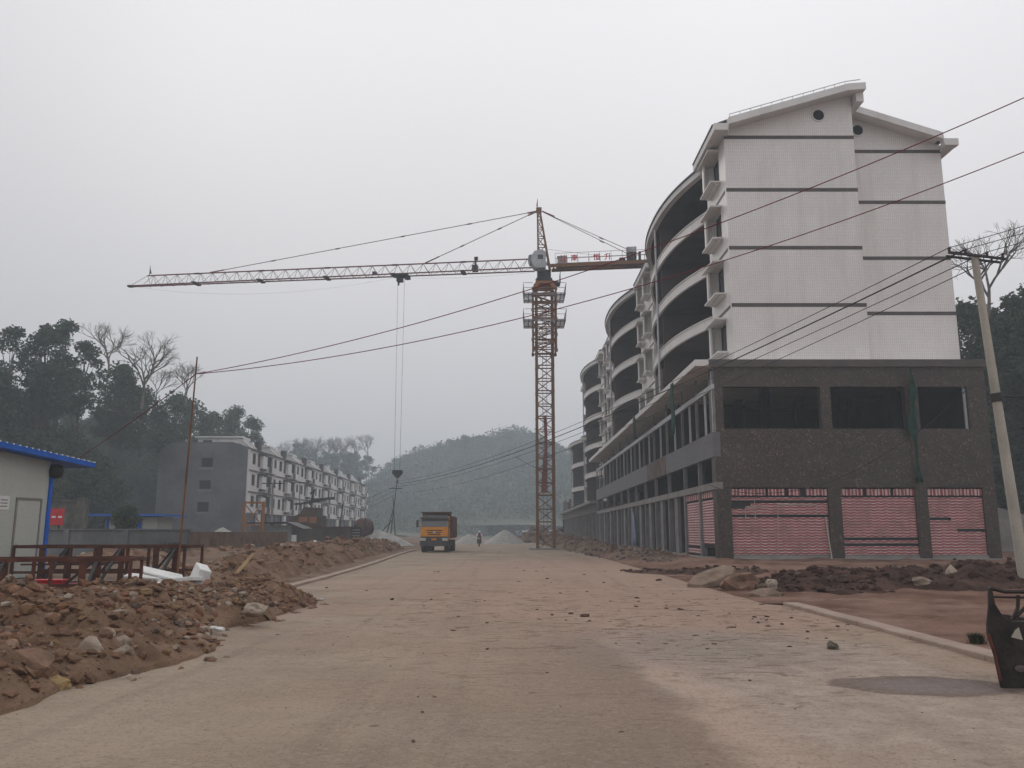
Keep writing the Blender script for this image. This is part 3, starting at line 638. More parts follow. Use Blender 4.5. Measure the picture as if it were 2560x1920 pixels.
# residential floors
UX = 12.56
def arc_x(y, y0, y1, xw, sag):
    t = abs(2*(y-y0)/(y1-y0)-1); return xw - sag*(1-t**2.25)
def balcony_stack(root, y0, y1, xw, levels, roofz, sag=1.5, brick_low=True, nseg=20):
    xb = xw+2.6; ys = [y0+(y1-y0)*i/nseg for i in range(nseg+1)]
    cur = [(arc_x(y, y0, y1, xw, sag), y) for y in ys]
    for k, z in enumerate(levels):
        b = MB()
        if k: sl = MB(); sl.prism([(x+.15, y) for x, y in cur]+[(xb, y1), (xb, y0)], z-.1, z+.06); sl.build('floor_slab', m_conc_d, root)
        inner = [(x+.14, y) for x, y in cur]
        for i in range(nseg):
            zt = z+.46 if k else z+.05
            if not k: continue
            q = [cur[i], cur[i+1], inner[i+1], inner[i]]
            q = [(x-.03 if j < 2 else x, y) for j, (x, y) in enumerate(q)]
            b.prism(q, z-.14, zt)
        if k: b.build('balcony', m_tile, root)
        if k:
            c_ = MB()
            for i in range(nseg):
                q = [cur[i], cur[i+1], inner[i+1], inner[i]]; q = [(x-.09 if j < 2 else x+.02, y) for j, (x, y) in enumerate(q)]
                c_.prism(q, z+.462, z+.53)
            c_.build('balcony_coping', m_trim, root)
    top = roofz
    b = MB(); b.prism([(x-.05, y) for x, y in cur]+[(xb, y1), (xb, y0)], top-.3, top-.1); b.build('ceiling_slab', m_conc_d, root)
    b = MB()
    for i in range(nseg):
        q = [(cur[i][0]-.34, cur[i][1]), (cur[i+1][0]-.34, cur[i+1][1]), (cur[i+1][0]+.06, cur[i+1][1]), (cur[i][0]+.06, cur[i][1])]; b.prism(q, top-.35, top+.05)
    b.build('curved_eave', m_trim, root)
    b = MB()
    for i in range(nseg):
        a0, a1 = cur[i], cur[i+1]
        b.add([(a0[0]-.42,a0[1],top+.06),(a1[0]-.42,a1[1],top+.06),(xw+.6,a1[1],top+.62),(xw+.6,a0[1],top+.62),(a0[0]-.42,a0[1],top+.16),(a1[0]-.42,a1[1],top+.16),(xw+.6,a1[1],top+.74),(xw+.6,a0[1],top+.74)],
              [(3,2,1,0),(4,5,6,7),(0,1,5,4),(1,2,6,5),(2,3,7,6),(3,0,4,7)])
    b.build('eave_tiles', m_roof, root)
    ym = (y0+y1)/2; z0 = levels[0]
    b = MB(); b.box(xw-sag+.25, xb, ym-.1, ym+.12, z0, top-.3); b.box(xb, xb+.2, y0-.2, y1+.2, z0, top-.1)
    b.build('dividing_wall', m_brick, root)
    b = MB(); b.box(xb-.9, xb, y1-.26, y1, z0, top-.3); b.build('back_pier', m_inner, root)
    b = MB(); b.tube((xw-sag-.13, ym, z0+.2), (xw-sag-.13, ym, top-.36), .085, 6); b.build('downpipe', m_alu, root)
    if brick_low:
        b = MB()
        for i in range(nseg//2, nseg):
            q = [(cur[i][0]+.1, cur[i][1]), (cur[i+1][0]+.1, cur[i+1][1]), (cur[i+1][0]+.3, cur[i+1][1]), (cur[i][0]+.3, cur[i][1])]; b.prism(q, z0, z0+2.7)
        b.build('infill_wall', m_brick, root)
def street_wall(root, y0, y1, xw, levels, roofz, bays):
    holes = []; lv = list(levels)+[roofz]
    for k in range(len(levels)):
        for (a, c) in bays: holes.append((a+.1, c-.1, lv[k]+1.0, lv[k]+3.0))
    b = MB(); b.wall('y', xw, xw+.25, y0, y1, levels[0], roofz, holes)
    b.box(xw+.25, xw+2.6, y0, y0+.2, levels[0], roofz-.1) if y0 > PY+3 else None
    b.box(xw+.25, xw+2.6, y1-.2, y1, levels[0], roofz-.1)
    b.build('street_wall', m_tile, root)
    for z in lv[1:-1]: b = MB(); b.box(xw-.012, xw, y0, y1, z-.1, z+.1); b.build('wall_band', m_band, root)
    for k in range(len(levels)):
        z = lv[k]
        for (a, c) in bays:
            b = MB(); b.box(xw-.62, xw-.001, a-.15, c+.25, z+1.0, z+1.1); b.box(xw-.3, xw-.001, a, c+.1, z+.9, z+1.0)
            s = b.build('bay_window', m_trim, root)
            b = MB(); b.box(xw-.7, xw-.001, a-.15, c+.25, z+3.0, z+3.1); b.build('window_hood', m_trim, s)
            b = MB(); b.box(xw-.46, xw-.001, c-.05, c+.05, z+1.1, z+3.0); b.box(xw-.5, xw-.38, c-.4, c-.05, z+1.1, z+3.0); b.build('side_fin', m_tile, s)
            b = MB(); b.box(xw+.3, xw+.34, a, c, z+.9, z+3.1); b.build('window_pane', m_glass, s)
lvA = [10.86, 14.38, 17.8, 21.35]; rzA = 24.75
ya, yb, yc, yd, ye, yf = 46.0, 50.6, 70.5, 77.5, 97.5, 105.0
street_wall(R, ya+.3, yb, UX, lvA, rzA, [(47.35, 49.7)])
street_wall(R, yc, yd, UX-.25, lvA, rzA, [(71.3, 73.0), (74.9, 76.6)])
street_wall(R, ye, yf, UX-.5, lvA, rzA, [(98.3, 100.1), (101.6, 103.4)])
balcony_stack(R, yb, yc, UX, lvA, rzA)
balcony_stack(R, yd, ye, UX-.35, lvA, rzA)
# gable walls (a step between the two halves)
GX = 20.25; slope = .292
def gable(x0, x1, y, ro):
    gt = (lambda x: 25.4+.2986*(x-12.6)-.3) if ro == 0 else (lambda x: 27.38-.334*(x-20.2)-.27)
    b = MB(); b.ext([(x0, lvA[0]), (x1, lvA[0]), (x1, gt(x1)), (x0, gt(x0))], 'y', y, y+.3); return b
b = gable(UX, GX, 46.0, 0); b.box(GX-.3, GX, 46.3, 47.87, lvA[0], 27.2); b.build('gable_wall', m_tile, R)
b = gable(GX, 26.35, 47.87, 1); b.box(26.05, 26.35, 48.17, yf, lvA[0], 24.9); b.build('gable_wall', m_tile, R)
b = MB()
for z in lvA[1:]+[24.65]:
    b.box(UX-.013, GX+.012, 45.986, 46.0, z-.11, z+.11)
for z in lvA[1:]+[24.65]: b.box(GX, 26.36, 47.856, 47.87, z-.11, z+.11)
b.build('gable_band', m_band, R)
for (x, y, z) in ((18.25, 46.0, 26.05), (21.35, 47.87, 26.05)):
    b = MB(); b.tube((x, y-.012, z), (x, y+.1, z), .34, 20); o = b.build('round_window', m_black, R)  # solid disc, the dark of an open hole put into its colour
    b = MB(); n = 24; P = []
    for i in range(n):
        t = 2*math.pi*i/n
        for rr, yy in ((.33, y-.05), (.41, y-.05), (.41, y), (.33, y)): P.append((x+rr*math.cos(t), yy, z+rr*math.sin(t)))
    b.add(P, [(4*i+j, 4*((i+1) % n)+j, 4*((i+1) % n)+(j+1) % 4, 4*i+(j+1) % 4) for i in range(n) for j in range(4)])
    b.build('window_ring', m_trim, o)
# roof: two pitched slabs with a step at the ridge, fascia at the front
def roof_slab(pts, th, y0, y1, name, mat, parent):
    b = MB(); P = pts+[(x, z-th) for x, z in reversed(pts)]
    b.ext(P, 'y', y0, y1); return b.build(name, mat, parent)
L1 = [(11.75, 25.02), (12.55, 25.02), (12.6, 25.4), (19.7, 27.52), (20.75, 27.6)]
roof_slab(L1, .42, 44.95, 45.35, 'front_fascia', m_trim, R)
roof_slab([(12.6, 25.38), (19.7, 27.5), (20.72, 27.58)], .25, 45.35, yf+.5, 'roof', m_roof, R)
L2 = [(20.76, 27.22), (26.05, 25.42), (26.1, 25.02), (26.95, 25.02)]
roof_slab(L2, .42, 46.85, 47.25, 'front_fascia', m_trim, R)
roof_slab([(20.2, 27.38), (26.3, 25.34)], .25, 47.25, yf+.5, 'roof', m_roof, R)
b = MB(); b.ext([(12.6, 25.12), (19.7, 27.24), (20.3, 27.3), (20.3, 27.26), (19.7, 27.2), (12.6, 25.08)], 'y', 45.36, 46.6); b.ext([(20.76, 27.0), (26.0, 25.2), (26.0, 25.14), (20.76, 26.94)], 'y', 47.26, 48.4); b.build('soffit', m_trim, R)
b = MB(); b.box(20.3, 20.74, 45.35, yf, 26.6, 27.34); b.build('ridge_wall', m_trim, R)
for (a, c) in ((45.35, yb+.1), (yc-.1, yd+.1), (ye-.1, yf+.5)):
    b = MB(); b.box(11.75, 12.1, a, c, 24.6, 25.02); b.box(12.1, 12.7, a, c, 24.7, 25.0); b.build('straight_eave', m_trim, R)
    b = MB(); b.ext([(11.7, 25.03), (12.7, 25.42), (12.7, 25.5), (11.7, 25.12)], 'y', a, c); b.build('eave_tiles', m_roof, R)
b = MB(); b.box(26.3, 26.9, 47.25, yf+.5, 24.6, 25.0); b.build('straight_eave', m_trim, R)
b = MB(); b.path([(12.7, 45.1, 25.65), (19.6, 45.1, 27.72), (20.5, 45.1, 27.85)], .02, 4)
for t in lin(0, 1, 12): x = 12.7+6.9*t; b.tube((x, 45.1, 25.35+2.07*t), (x, 45.1, 25.65+2.07*t), .015, 4)
b.build('lightning_rail', m_alu, R)
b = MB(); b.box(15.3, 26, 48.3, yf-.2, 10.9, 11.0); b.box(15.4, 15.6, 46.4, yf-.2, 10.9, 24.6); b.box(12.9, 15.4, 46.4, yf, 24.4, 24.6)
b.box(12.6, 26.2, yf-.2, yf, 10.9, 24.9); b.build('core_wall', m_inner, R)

# far blocks of the same row
def far_block(loc, label, y0, walls, arcs, levels, roofz, yend, name='apartment_block'):
    T = thing(name, loc, label, 'building')
    for (a, c, bays) in walls: street_wall(T, a, c, 12.2, levels, roofz, bays)
    for (a, c) in arcs: balcony_stack(T, a, c, 12.2, levels, roofz, brick_low=False, nseg=14)
    b = MB(); b.box(12.2, 26, y0, y0+.3, levels[0], roofz); b.box(12.2, 26, yend-.3, yend, levels[0], roofz); b.box(25.7, 26, y0+.3, yend-.3, levels[0], roofz); b.build('end_wall', m_tile, T)
    b = MB(); b.ext([(11.5, roofz+.1), (11.5, roofz+.3), (19.2, roofz+2.5), (26.6, roofz+.3), (26.6, roofz+.1)], 'y', y0-.6, yend+.5); b.build('roof', m_roof, T)
    b = MB(); b.ext([(11.45, roofz-.2), (11.45, roofz+.28), (12.3, roofz+.5), (12.3, roofz)], 'y', y0-.7, yend+.5) if False else b.box(11.46, 12.3, y0-.7, arcs[0][0], roofz-.25, roofz+.12); b.build('straight_eave', m_trim, T); b = MB()
    b.box(11.46, 12.3, arcs[0][1], yend+.4, roofz-.25, roofz+.12); b.build('straight_eave', m_trim, T)
    return T
B = far_block((18, 120, 0), 'second white block with one curved balcony stack, behind the long podium', 107.9, [(107.9, 112, [(108.6, 110.3)]), (132, 137, [(133, 134.6)])], [(112, 132)], [5.6, 9.3, 13.2, 17.2, 21.1], 25.0, 137)
Cb = far_block((18, 150, 0), 'farthest and lowest white block of the row right of the crane mast', 137.3, [(137.3, 139.5, []), (159.5, 164, [(160.5, 162.5)])], [(139.5, 159.5)], [5.6, 8.7, 12.8], 16.9, 164)
P2 = thing('shop_row', (14, 140, 0), 'single storey row of bare concrete shops under the far white blocks', 'building')
b = MB(); b.box(9.95, 12.4, 107.85, 181, 5.25, 5.58); b.box(12.4, 26, 107.85, 181, 5.28, 5.56); b.build('canopy', m_conc, P2)
b = MB(); b.box(PX+.1, PX+.35, 107.6, 181, 4.2, 5.25); b.build('beam', m_conc, P2)
y = 110.0
while y < 181:
    b = MB(); b.box(PX, PX+.35, y-.15, y+.2, 0, 4.2); b.box(PX+.3, PX+5, y, y+.2, 0, 5.2); b.build('shop_pier', m_conc, P2); y += 5.1
b = MB(); b.box(PX+5, PX+5.2, 107.8, 181, 0, 5.25); b.box(PX, 26, 180.8, 181, 0, 5.25); b.build('back_wall', m_inner, P2)
b = MB(); b.box(11, 11.2, 165, 170, 5.58, 7.4); b.box(11, 14, 170, 170.2, 5.58, 7.0); b.box(11, 11.2, 172, 181, 5.58, 8.0); b.box(11.2, 15, 164.6, 165, 5.58, 8); b.build('unfinished_wall', m_brick, P2)

# nets, tarpaulin and the drooping service cable
def cloth_strip(name, c, axis, a0, a1, prof, mat, label, cat, seed):
    """hanging strip: prof = list of (z, left, right) offsets"""
    r = random.Random(seed); b = MB(); P = []; n = 6
    for (z, l, rr) in prof:
        for j in range(n+1):
            s = l+(rr-l)*j/n; off = .05*math.sin(j*2.2+z*1.7)
            P.append((s, c+off, z) if axis == 'x' else (c+off, s, z))
    m_ = len(prof)
    F = [(i*(n+1)+j, i*(n+1)+j+1, (i+1)*(n+1)+j+1, (i+1)*(n+1)+j) for i in range(m_-1) for j in range(n)]
    b.add(P, F); o = b.build(name, mat, smooth=True)
    md = o.modifiers.new('thickness', 'SOLIDIFY'); md.thickness = .01
    return tag(o, label, cat)
cloth_strip('debris_net', PY-.3, 'x', 0, 0, [(10.45,21.55,21.62),(9.6,21.5,21.75),(9.0,21.45,21.9),(8.4,21.5,21.7),(7.7,21.3,21.75),(7.1,21.15,21.75),(6.4,21.5,21.64),(5.3,21.5,21.63),(4.7,21.52,21.72),(4.2,21.45,21.85)], m_green, 'long narrow green net hanging on the brown podium front', 'net', 2)
cloth_strip('debris_net', PX-.98, 'y', 0, 0, [(10.7,50.5,51.2),(9.8,50.3,51.6),(9.0,50.4,51.3),(8.2,50.3,51.7),(7.5,50.6,52.2)], m_green, 'wide green net hanging from the street canopy edge near the corner', 'net', 5)
cloth_strip('debris_net', PX-.98, 'y', 0, 0, [(10.8,66.6,67.6),(10.2,66.3,67.6),(9.5,66.5,67.3),(9.0,66.8,67.1)], m_green, 'small green net scrap hanging farther along the street canopy', 'net', 6)
cloth_strip('tarpaulin', PX-.25, 'y', 0, 0, [(3.3,73.9,74.1),(2.9,73.3,74.2),(2.2,73.1,74.1),(1.3,73.0,74.5),(.4,73.0,75.0)], M('tarp_blue', (.2,.26,.42), .7, .2, 3), 'pale blue tarpaulin hanging at a shop post', 'tarpaulin', 7)

# retaining wall with stair slope behind the podium at the right
b = MB(); b.ext([(27.5, -.2), (42, -.2), (42, 1.0), (27.5, 4.9)], 'y', 58, 58.4); b.box(27.5, 44, 58.4, 66, -.2, 2.2)
o = b.build('retaining_wall', m_conc); tag(o, 'grey sloping stair wall behind the podium by the wooded hill', 'wall')
# ================================================================ left building
LX = -38.8; LY = 123.0; UN = 14.57; NU = 7; LE = LY+UN*NU
LB = thing('apartment_block', (-45, 170, 0), 'long white four storey row with a grey rendered end wall, left of the road', 'building')
lv = [4.45, 7.6, 10.75, 13.9]
b = MB(); b.wall('x', LY, LY+.3, -52.2, LX, 0, 13.75, [(-45.9,-44.2,11.05,12.45),(-46.0,-44.3,7.85,9.15),(-46.1,-44.4,4.55,5.95)])
b.add([(-52.2,LY,13.75),(LX-.0,LY,13.75),(LX-1.6,LY,14.55),(-52.2,LY,14.55),(-52.2,LY+.3,13.75),(LX,LY+.3,13.75),(LX-1.6,LY+.3,14.55),(-52.2,LY+.3,14.55)], [(0,1,2,3),(7,6,5,4),(0,4,5,1),(1,5,6,2),(2,6,7,3),(3,7,4,0)])
b.build('end_wall', m_cement, LB)
b = MB()
for (x0, x1, z0, z1) in ((-45.9,-44.2,11.05,12.45),(-46.0,-44.3,7.85,9.15),(-46.1,-44.4,4.55,5.95)):
    b.box(x0-.25, x1+.25, LY-.015, LY, z0-.35, z0-.001)
b.build('window_sill', M('render_pale', (.21,.21,.205), .95, .15, 1), LB)
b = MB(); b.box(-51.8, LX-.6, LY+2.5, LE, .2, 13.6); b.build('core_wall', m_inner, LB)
b = MB(); b.box(-52.2, -51.8, LY+.3, LE, 0, 13.75); b.box(-52.2, LX, LE-.3, LE, 0, 13.75); b.box(-50, LX-.4, LY+.3, LY+2.4, 4.2, 4.4); b.build('rear_wall', m_cement, LB)
b = MB(); b.ext([(LX+.35,13.7),(LX+.35,13.85),(LX-2.7,14.8),(-51,14.8),(-52.6,13.9),(-52.6,13.7)], 'y', LY+.3, LE+.3); b.build('roof', m_roof, LB)
holes = []; win = []; bal = []; pan = []
for i in range(NU):
    s = LY+i*UN
    for z in lv[:3]:
        for (a, c) in ((1.6,2.9),(13.1,14.1)): win.append((s+a, s+c, z+.95, z+2.45))
        bal.append((s+7.7, s+12.2, z+.75, z+2.75)); pan.append((s+4.2, s+7.3, z+.5, z+2.7))
b = MB(); b.wall('y', LX-.25, LX, LY+.3, LE-.3, 4.3, 13.7, [h for h in win+bal]); b.box(LX-.25, LX+.02, LY-.01, LY+.31, 4.3, 13.7); b.build('street_wall', m_trim, LB)
b = MB()
for z in lv[:3]: b.box(LX-.02, LX+.14, LY, LE, z-.2, z-.02)
b.build('floor_band', m_band, LB)
for (a, c, z0, z1) in win:
    b = MB(); b.box(LX-.22, LX-.16, a, c, z0, z1); o = b.build('window', m_glass, LB)
    b = MB(); b.wall('y', LX-.15, LX+.03, a-.08, c+.08, z0-.08, z1+.08, [(a, c, z0, z1)]); b.build('window_frame', m_conc, o)
for (a, c, z0, z1) in pan:
    b = MB(); b.box(LX-.01, LX+.55, a+.9, c, z0, z1-.3); b.build('white_screen', m_white, LB)
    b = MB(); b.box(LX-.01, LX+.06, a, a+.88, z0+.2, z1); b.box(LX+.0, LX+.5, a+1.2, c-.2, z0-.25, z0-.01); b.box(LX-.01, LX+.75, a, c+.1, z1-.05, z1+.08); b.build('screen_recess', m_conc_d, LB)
for (a, c, z0, z1) in bal:
    b = MB(); b.box(LX-.0, LX+.7, a, c, z0-.75, z0+.2); n = 6
    b.build('balcony', m_trim, LB)
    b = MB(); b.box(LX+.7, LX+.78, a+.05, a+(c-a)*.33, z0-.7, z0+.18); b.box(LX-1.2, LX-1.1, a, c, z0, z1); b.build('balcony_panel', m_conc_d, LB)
for i in range(NU):
    s = LY+i*UN
    xr = -48.5 if i == 0 else -47
    b = MB(); b.ext([(LX-.9,14.0),(LX-3.0,15.85),(xr,15.85),(xr,14.0)], 'y', s+5.0, s+8.6)
    o = b.build('roof_dormer', m_trim, LB)
    b = MB(); b.ext([(LX-.7,14.0),(LX-2.8,15.95),(xr-.4,15.95),(xr-.4,16.2),(LX-2.7,16.2),(LX-.45,14.2)], 'y', s+4.7, s+4.99); b.box(xr-.4, LX-2.8, s+4.99, s+9, 15.86, 16.19); b.build('dormer_eave', m_trim, o)
    b = MB(); b.box(xr+.8, xr+2.2, s+4.96, s+4.999, 15.0, 15.6) if i == 0 else None; b.box(LX-1.2, LX-.5, s+6.2, s+7.4, 14.2, 15.5); b.build('dormer_window', m_dark, o)
m_shopdark = M('shop_shutter_grey', (.11,.115,.125), .7, .2, 1.5)
for i in range(NU*3):
    y = LY+.4+i*UN/3
    b = MB(); b.box(LX-.3, LX+.15, y-.3, y+.35, 0, 4.3)
    b.build('shop_pillar', m_shopdark, LB)
    if i % 3 == 0:
        b = MB(); b.box(LX-.1, LX+.3, y+4.3, y+5.6, 2.6, 4.3); b.build('white_pillar_head', m_trim, LB)
b = MB(); b.box(LX-.5, LX-.35, LY+.3, LE, 0, 4.3); b.build('shop_front', m_shopdark, LB)

# ================================================================ tower crane
CX, CY = 3.2, 80.0
CR = thing('tower_crane', (CX, CY, 0), 'rusty orange tower crane with long lattice jib standing beside the road', 'crane')
def lattice_mast(b, x, y, z0, z1, hw, ch, step, diag=.035):
    for sx in (-1, 1):
        for sy in (-1, 1): b.tube((x+sx*hw, y+sy*hw, z0), (x+sx*hw, y+sy*hw, z1), ch, 4)
    z = z0; k = 0
    C = [(-1,-1),(1,-1),(1,1),(-1,1)]
    while z < z1-.05:
        h = min(step, z1-z)
        for i in range(4):
            a, c = C[i], C[(i+1) % 4]
            A = (x+a[0]*hw, y+a[1]*hw); Cc = (x+c[0]*hw, y+c[1]*hw)
            b.tube((*A, z+.06), (*Cc, z+.06), diag*1.25, 4); b.tube((*A, z+h/2), (*Cc, z+h/2), diag, 4)
            Mid = ((A[0]+Cc[0])/2, (A[1]+Cc[1])/2)
            if k % 2 == 0: b.tube((*A, z+.06), (*Cc, z+h/2), diag, 4); b.tube((*A, z+h), (*Cc, z+h/2), diag, 4)
            else: b.tube((*Cc, z+.06), (*A, z+h/2), diag, 4); b.tube((*Cc, z+h), (*A, z+h/2), diag, 4)
        for a in C: b.box(x+a[0]*hw-.13, x+a[0]*hw+.13, y+a[1]*hw-.13, y+a[1]*hw+.13, z-.14, z+.14)
        z += step; k += 1
b = MB(); lattice_mast(b, CX, CY, 0, 25.4, .79, .115, 2.5, .04); b.build('mast', m_crane, CR)
b = MB()
for i in range(80): b.tube((CX-.2, CY+.3, .4+i*.31), (CX+.2, CY+.3, .4+i*.31), .014, 4)
b.tube((CX-.2, CY+.3, .2), (CX-.2, CY+.3, 25.2), .02, 4); b.tube((CX+.2, CY+.3, .2), (CX+.2, CY+.3, 25.2), .02, 4)
b.build('ladder', m_crane_y, CR)
b = MB(); b.box(CX-1.6, CX+1.6, CY-1.6, CY+1.6, -.2, .12); b.build('footing', m_conc, CR)
b = MB(); lattice_mast(b, CX, CY, 19.0, 25.3, 1.12, .075, 1.55, .04); b.build('climbing_cage', m_crane, CR)
for (zz, yy) in ((24.55, 1.75), (21.9, 1.8)):
    b = MB()
    for sx in (-1, 1):
        x0 = CX+sx*1.15; x1 = CX+sx*2.0
        for t in lin(-1.75, 1.75, 9): b.tube((x0, CY+t, zz), (x1, CY+t, zz), .035, 4)
        for x_ in (x0, (x0+x1)/2, x1): b.tube((x_, CY-1.75, zz), (x_, CY+1.75, zz), .04, 4)
        b.tube((CX+sx*1.1, CY-1.2, zz-.9), (x1, CY-1.2, zz), .03, 4)
    for sy in (-1, 1):
        for q in (1.2, 1.75): b.tube((CX-2.0, CY+sy*q, zz), (CX+2.0, CY+sy*q, zz), .04, 4)
    o = b.build('work_platform', m_jibw, CR)
    for sx in (-1, 1):
        b = MB(); x1 = CX+sx*2.0
        for h in (.55, 1.05): b.tube((x1+sx*h*.08, CY-1.75, zz+h), (x1+sx*h*.08, CY+1.75, zz+h), .02, 4)
        for t in lin(-1.75, 1.75, 4): b.tube((x1, CY+t, zz), (x1+sx*.1, CY+t, zz+1.1), .02, 4)
        for h in (.55, 1.05): b.tube((CX+sx*1.15, CY-1.75, zz+h), (x1, CY-1.75, zz+h), .02, 4)
        b.build('railing', m_jibw, o)
b = MB(); n = [(-1.1,25.2),(-.85,25.2),(-.5,25.75),(.5,25.75),(.85,25.2),(1.1,25.2),(1.1,25.5),(.75,26.0),(-.75,26.0),(-1.1,25.6)]
b.ext([(CX+x, z) for x, z in n], 'y', CY-1.1, CY-.95); b.ext([(CX+x, z) for x, z in n], 'y', CY+.95, CY+1.1); b.box(CX-.8, CX+.8, CY-1.0, CY+1.0, 25.75, 25.98)
b.build('turntable_frame', m_crane_y, CR)
b = MB(); b.lathe([(.0,25.98),(.85,25.98),(.85,26.5),(.7,26.55),(.7,27.3),(0,27.3)], (CX, CY, 0), 16); b.build('slewing_ring', m_dark, CR)
b = MB()
for t in lin(-.6, .9, 6): b.tube((CX+.7, CY+t, 26.0+.15), (CX+1.6, CY+t, 26.0), .04, 4)
for x in (.7, 1.6): b.tube((CX+x, CY-.6, 26.1), (CX+x, CY+.9, 26.1), .04, 4)
for h in (.5, 1.0): b.tube((CX+1.6, CY-.6, 26.1+h), (CX+1.6, CY+.9, 26.1+h), .018, 4)
for t in (-.6, .15, .9): b.tube((CX+1.6, CY+t, 26.1), (CX+1.6, CY+t, 27.1), .018, 4)
b.build('side_platform', m_dark, CR)
# jib direction
JD = Vector((-.991, .134, 0)); JN = Vector((.134, .991, 0)); JO = Vector((CX, CY, 0))
def jp(s, o, z): return JO + JD*s + JN*o + Vector((0, 0, z))
# tower head (A shape)
b = MB(); zt = 33.6; tipv = (CX-.55, CY, zt)
base = [(-.55,-.6),(.62,-.6),(.62,.6),(-.55,.6)]; tp = [(-.62,-.12),(-.35,-.12),(-.35,.12),(-.62,.12)]
def leg(i, t): return Vector((CX+base[i][0]*(1-t)+tp[i][0]*t, CY+base[i][1]*(1-t)+tp[i][1]*t, 27.2+(zt-27.2)*t))
for i in range(4): b.tube(leg(i, 0), leg(i, 1), .07, 4)
for k in range(7):
    t0 = k/7; t1 = (k+1)/7
    for i in range(4):
        j = (i+1) % 4
        b.tube(leg(i, t0), leg(j, t1) if k % 2 else leg(j, t1), .035, 4); b.tube(leg(i, t1), leg(j, t1), .035, 4)
b.box(CX-.75, CX-.2, CY-.2, CY+.2, zt-.1, zt+.4)
b.build('tower_head', m_crane, CR)
b = MB(); b.tube((CX-.6, CY, zt+.3), (CX-.6, CY, zt+1.4), .02, 4); b.add([(CX-.6,CY,zt+.5),(CX-.75,CY-.1,zt+.55),(CX-.62,CY,zt+1.35)], [(0,1,2),(2,1,0)]); b.build('pennant', m_red, CR)
# cab
cabc = jp(.25, -1.35, 0)
b = MB(); prof = [(.55,27.1),(.55,28.75),(.25,28.95),(-.55,28.85),(-.85,28.4),(-.95,27.9),(-.75,27.3),(-.45,27.05)]
b.ext([(cabc.x+x, z) for x, z in prof], 'y', cabc.y-.6, cabc.y+.6); cab = b.build('operator_cab', m_cab, CR, bevel=.08)
b = MB(); b.box(cabc.x-.25, cabc.x+.28, cabc.y-.62, cabc.y-.605, 27.95, 28.4); b.build('cab_window', m_glass, cab)
b = MB(); b.ext([(cabc.x-1.2,27.95),(cabc.x-1.15,28.35),(cabc.x-.86,28.5),(cabc.x-.87,27.5),(cabc.x-1.05,27.6)], 'y', cabc.y-.5, cabc.y+.5); b.build('cab_nose', glass_material('nose_glass', (.12,.15,.15), .2), cab)
# jib
b = MB(); b2 = MB(); L0, L1_ = 1.0, 44.0; zb = 27.55; zh = 28.65; hw = .6; nst = 31
for o_ in (-hw, hw): b.tube(jp(L0, o_, zb), jp(L1_+.6, o_*.3, zb), .055, 4)
b.tube(jp(L0, 0, zh), jp(L1_-1.4, 0, zh), .055, 4)
b.build('jib', m_jib, CR)
for k in range(nst):
    s0 = L0+(L1_-1.4-L0)*k/nst; s1 = L0+(L1_-1.4-L0)*(k+1)/nst; sm = (s0+s1)/2
    for o_ in (-hw, hw):
        b2.tube(jp(s0, o_, zb), jp(sm, 0, zh), .026, 3, cap=False); b2.tube(jp(sm, 0, zh), jp(s1, o_, zb), .026, 3, cap=False)
    b2.tube(jp(s0, -hw, zb), jp(s0, hw, zb), .028, 3, cap=False); b2.tube(jp(s0, -hw, zb), jp(s1, hw, zb), .02, 3, cap=False)
b2.tube(jp(L1_-1.4, 0, zh), jp(L1_+.6, 0, zb), .035, 3); b2.tube(jp(L1_-1.4, 0, zh), jp(L1_-1.8, 0, zb), .03, 3)
b2.build('jib_bracing', m_jibw, CR)
for k in range(1, 6):
    b = MB(); b.obox(jp(L0+k*7.2, 0, zb-.02), JD*.22, JN*.66, (0,0,.07)); b.build('jib_joint', m_dark, CR)
    b = MB(); b.obox(jp(L0+k*7.2, 0, zh), JD*.3, JN*.08, (0,0,.07)); b.build('chord_joint', m_dark, CR)
b = MB(); b.tube(jp(L1_-1.6, 0, zh), jp(L1_-1.6, 0, zh+1.1), .025, 4); b.add([jp(L1_-1.6,0,zh+.2), jp(L1_-1.75,.15,zh+.25), jp(L1_-1.6,0,zh+.95)], [(0,1,2),(2,1,0)]); b.build('tip_flag', m_dark, CR)
b = MB(); b.obox(jp(L1_+.5, 0, zb), JD*.25, JN*.25, (0,0,.08)); b.build('jib_tip', m_dark, CR)
b = MB(); b.obox(jp(7.0, 0, zb+.35), JD*.28, JN*.3, (0,0,.3)); b.tube(jp(7.0,0,zb+.5), jp(6.9,0,zh+.45), .1, 5); b.obox(jp(6.9,.0,zh+.3), JD*.18, JN*.12, (0,0,.16)); b.obox(jp(17.5,0,zb+.3), JD*.2, JN*.2, (0,0,.15)); b.build('luffing_winch', m_dark, CR)
# ties
b = MB(); tip = Vector((CX-.65, CY, zt+.05)); far = jp(35.5, 0, zh+.05); near = jp(12.2, 0, zh+.05)
for (q, nn) in ((far, 5), (near, 3)):
    b.tube(tip, q, .028, 4)
    b.tube(tip, tip+(q-tip).normalized()*1.0, .09, 5); b.tube(q, q+(tip-q).normalized()*1.6, .07, 5)
    for k in range(1, nn): c = tip+(q-tip)*(k/nn); d = (q-tip).normalized()*.22; b.tube(c-d, c+d, .075, 5)
b.build('tie_rod', m_jib, CR)
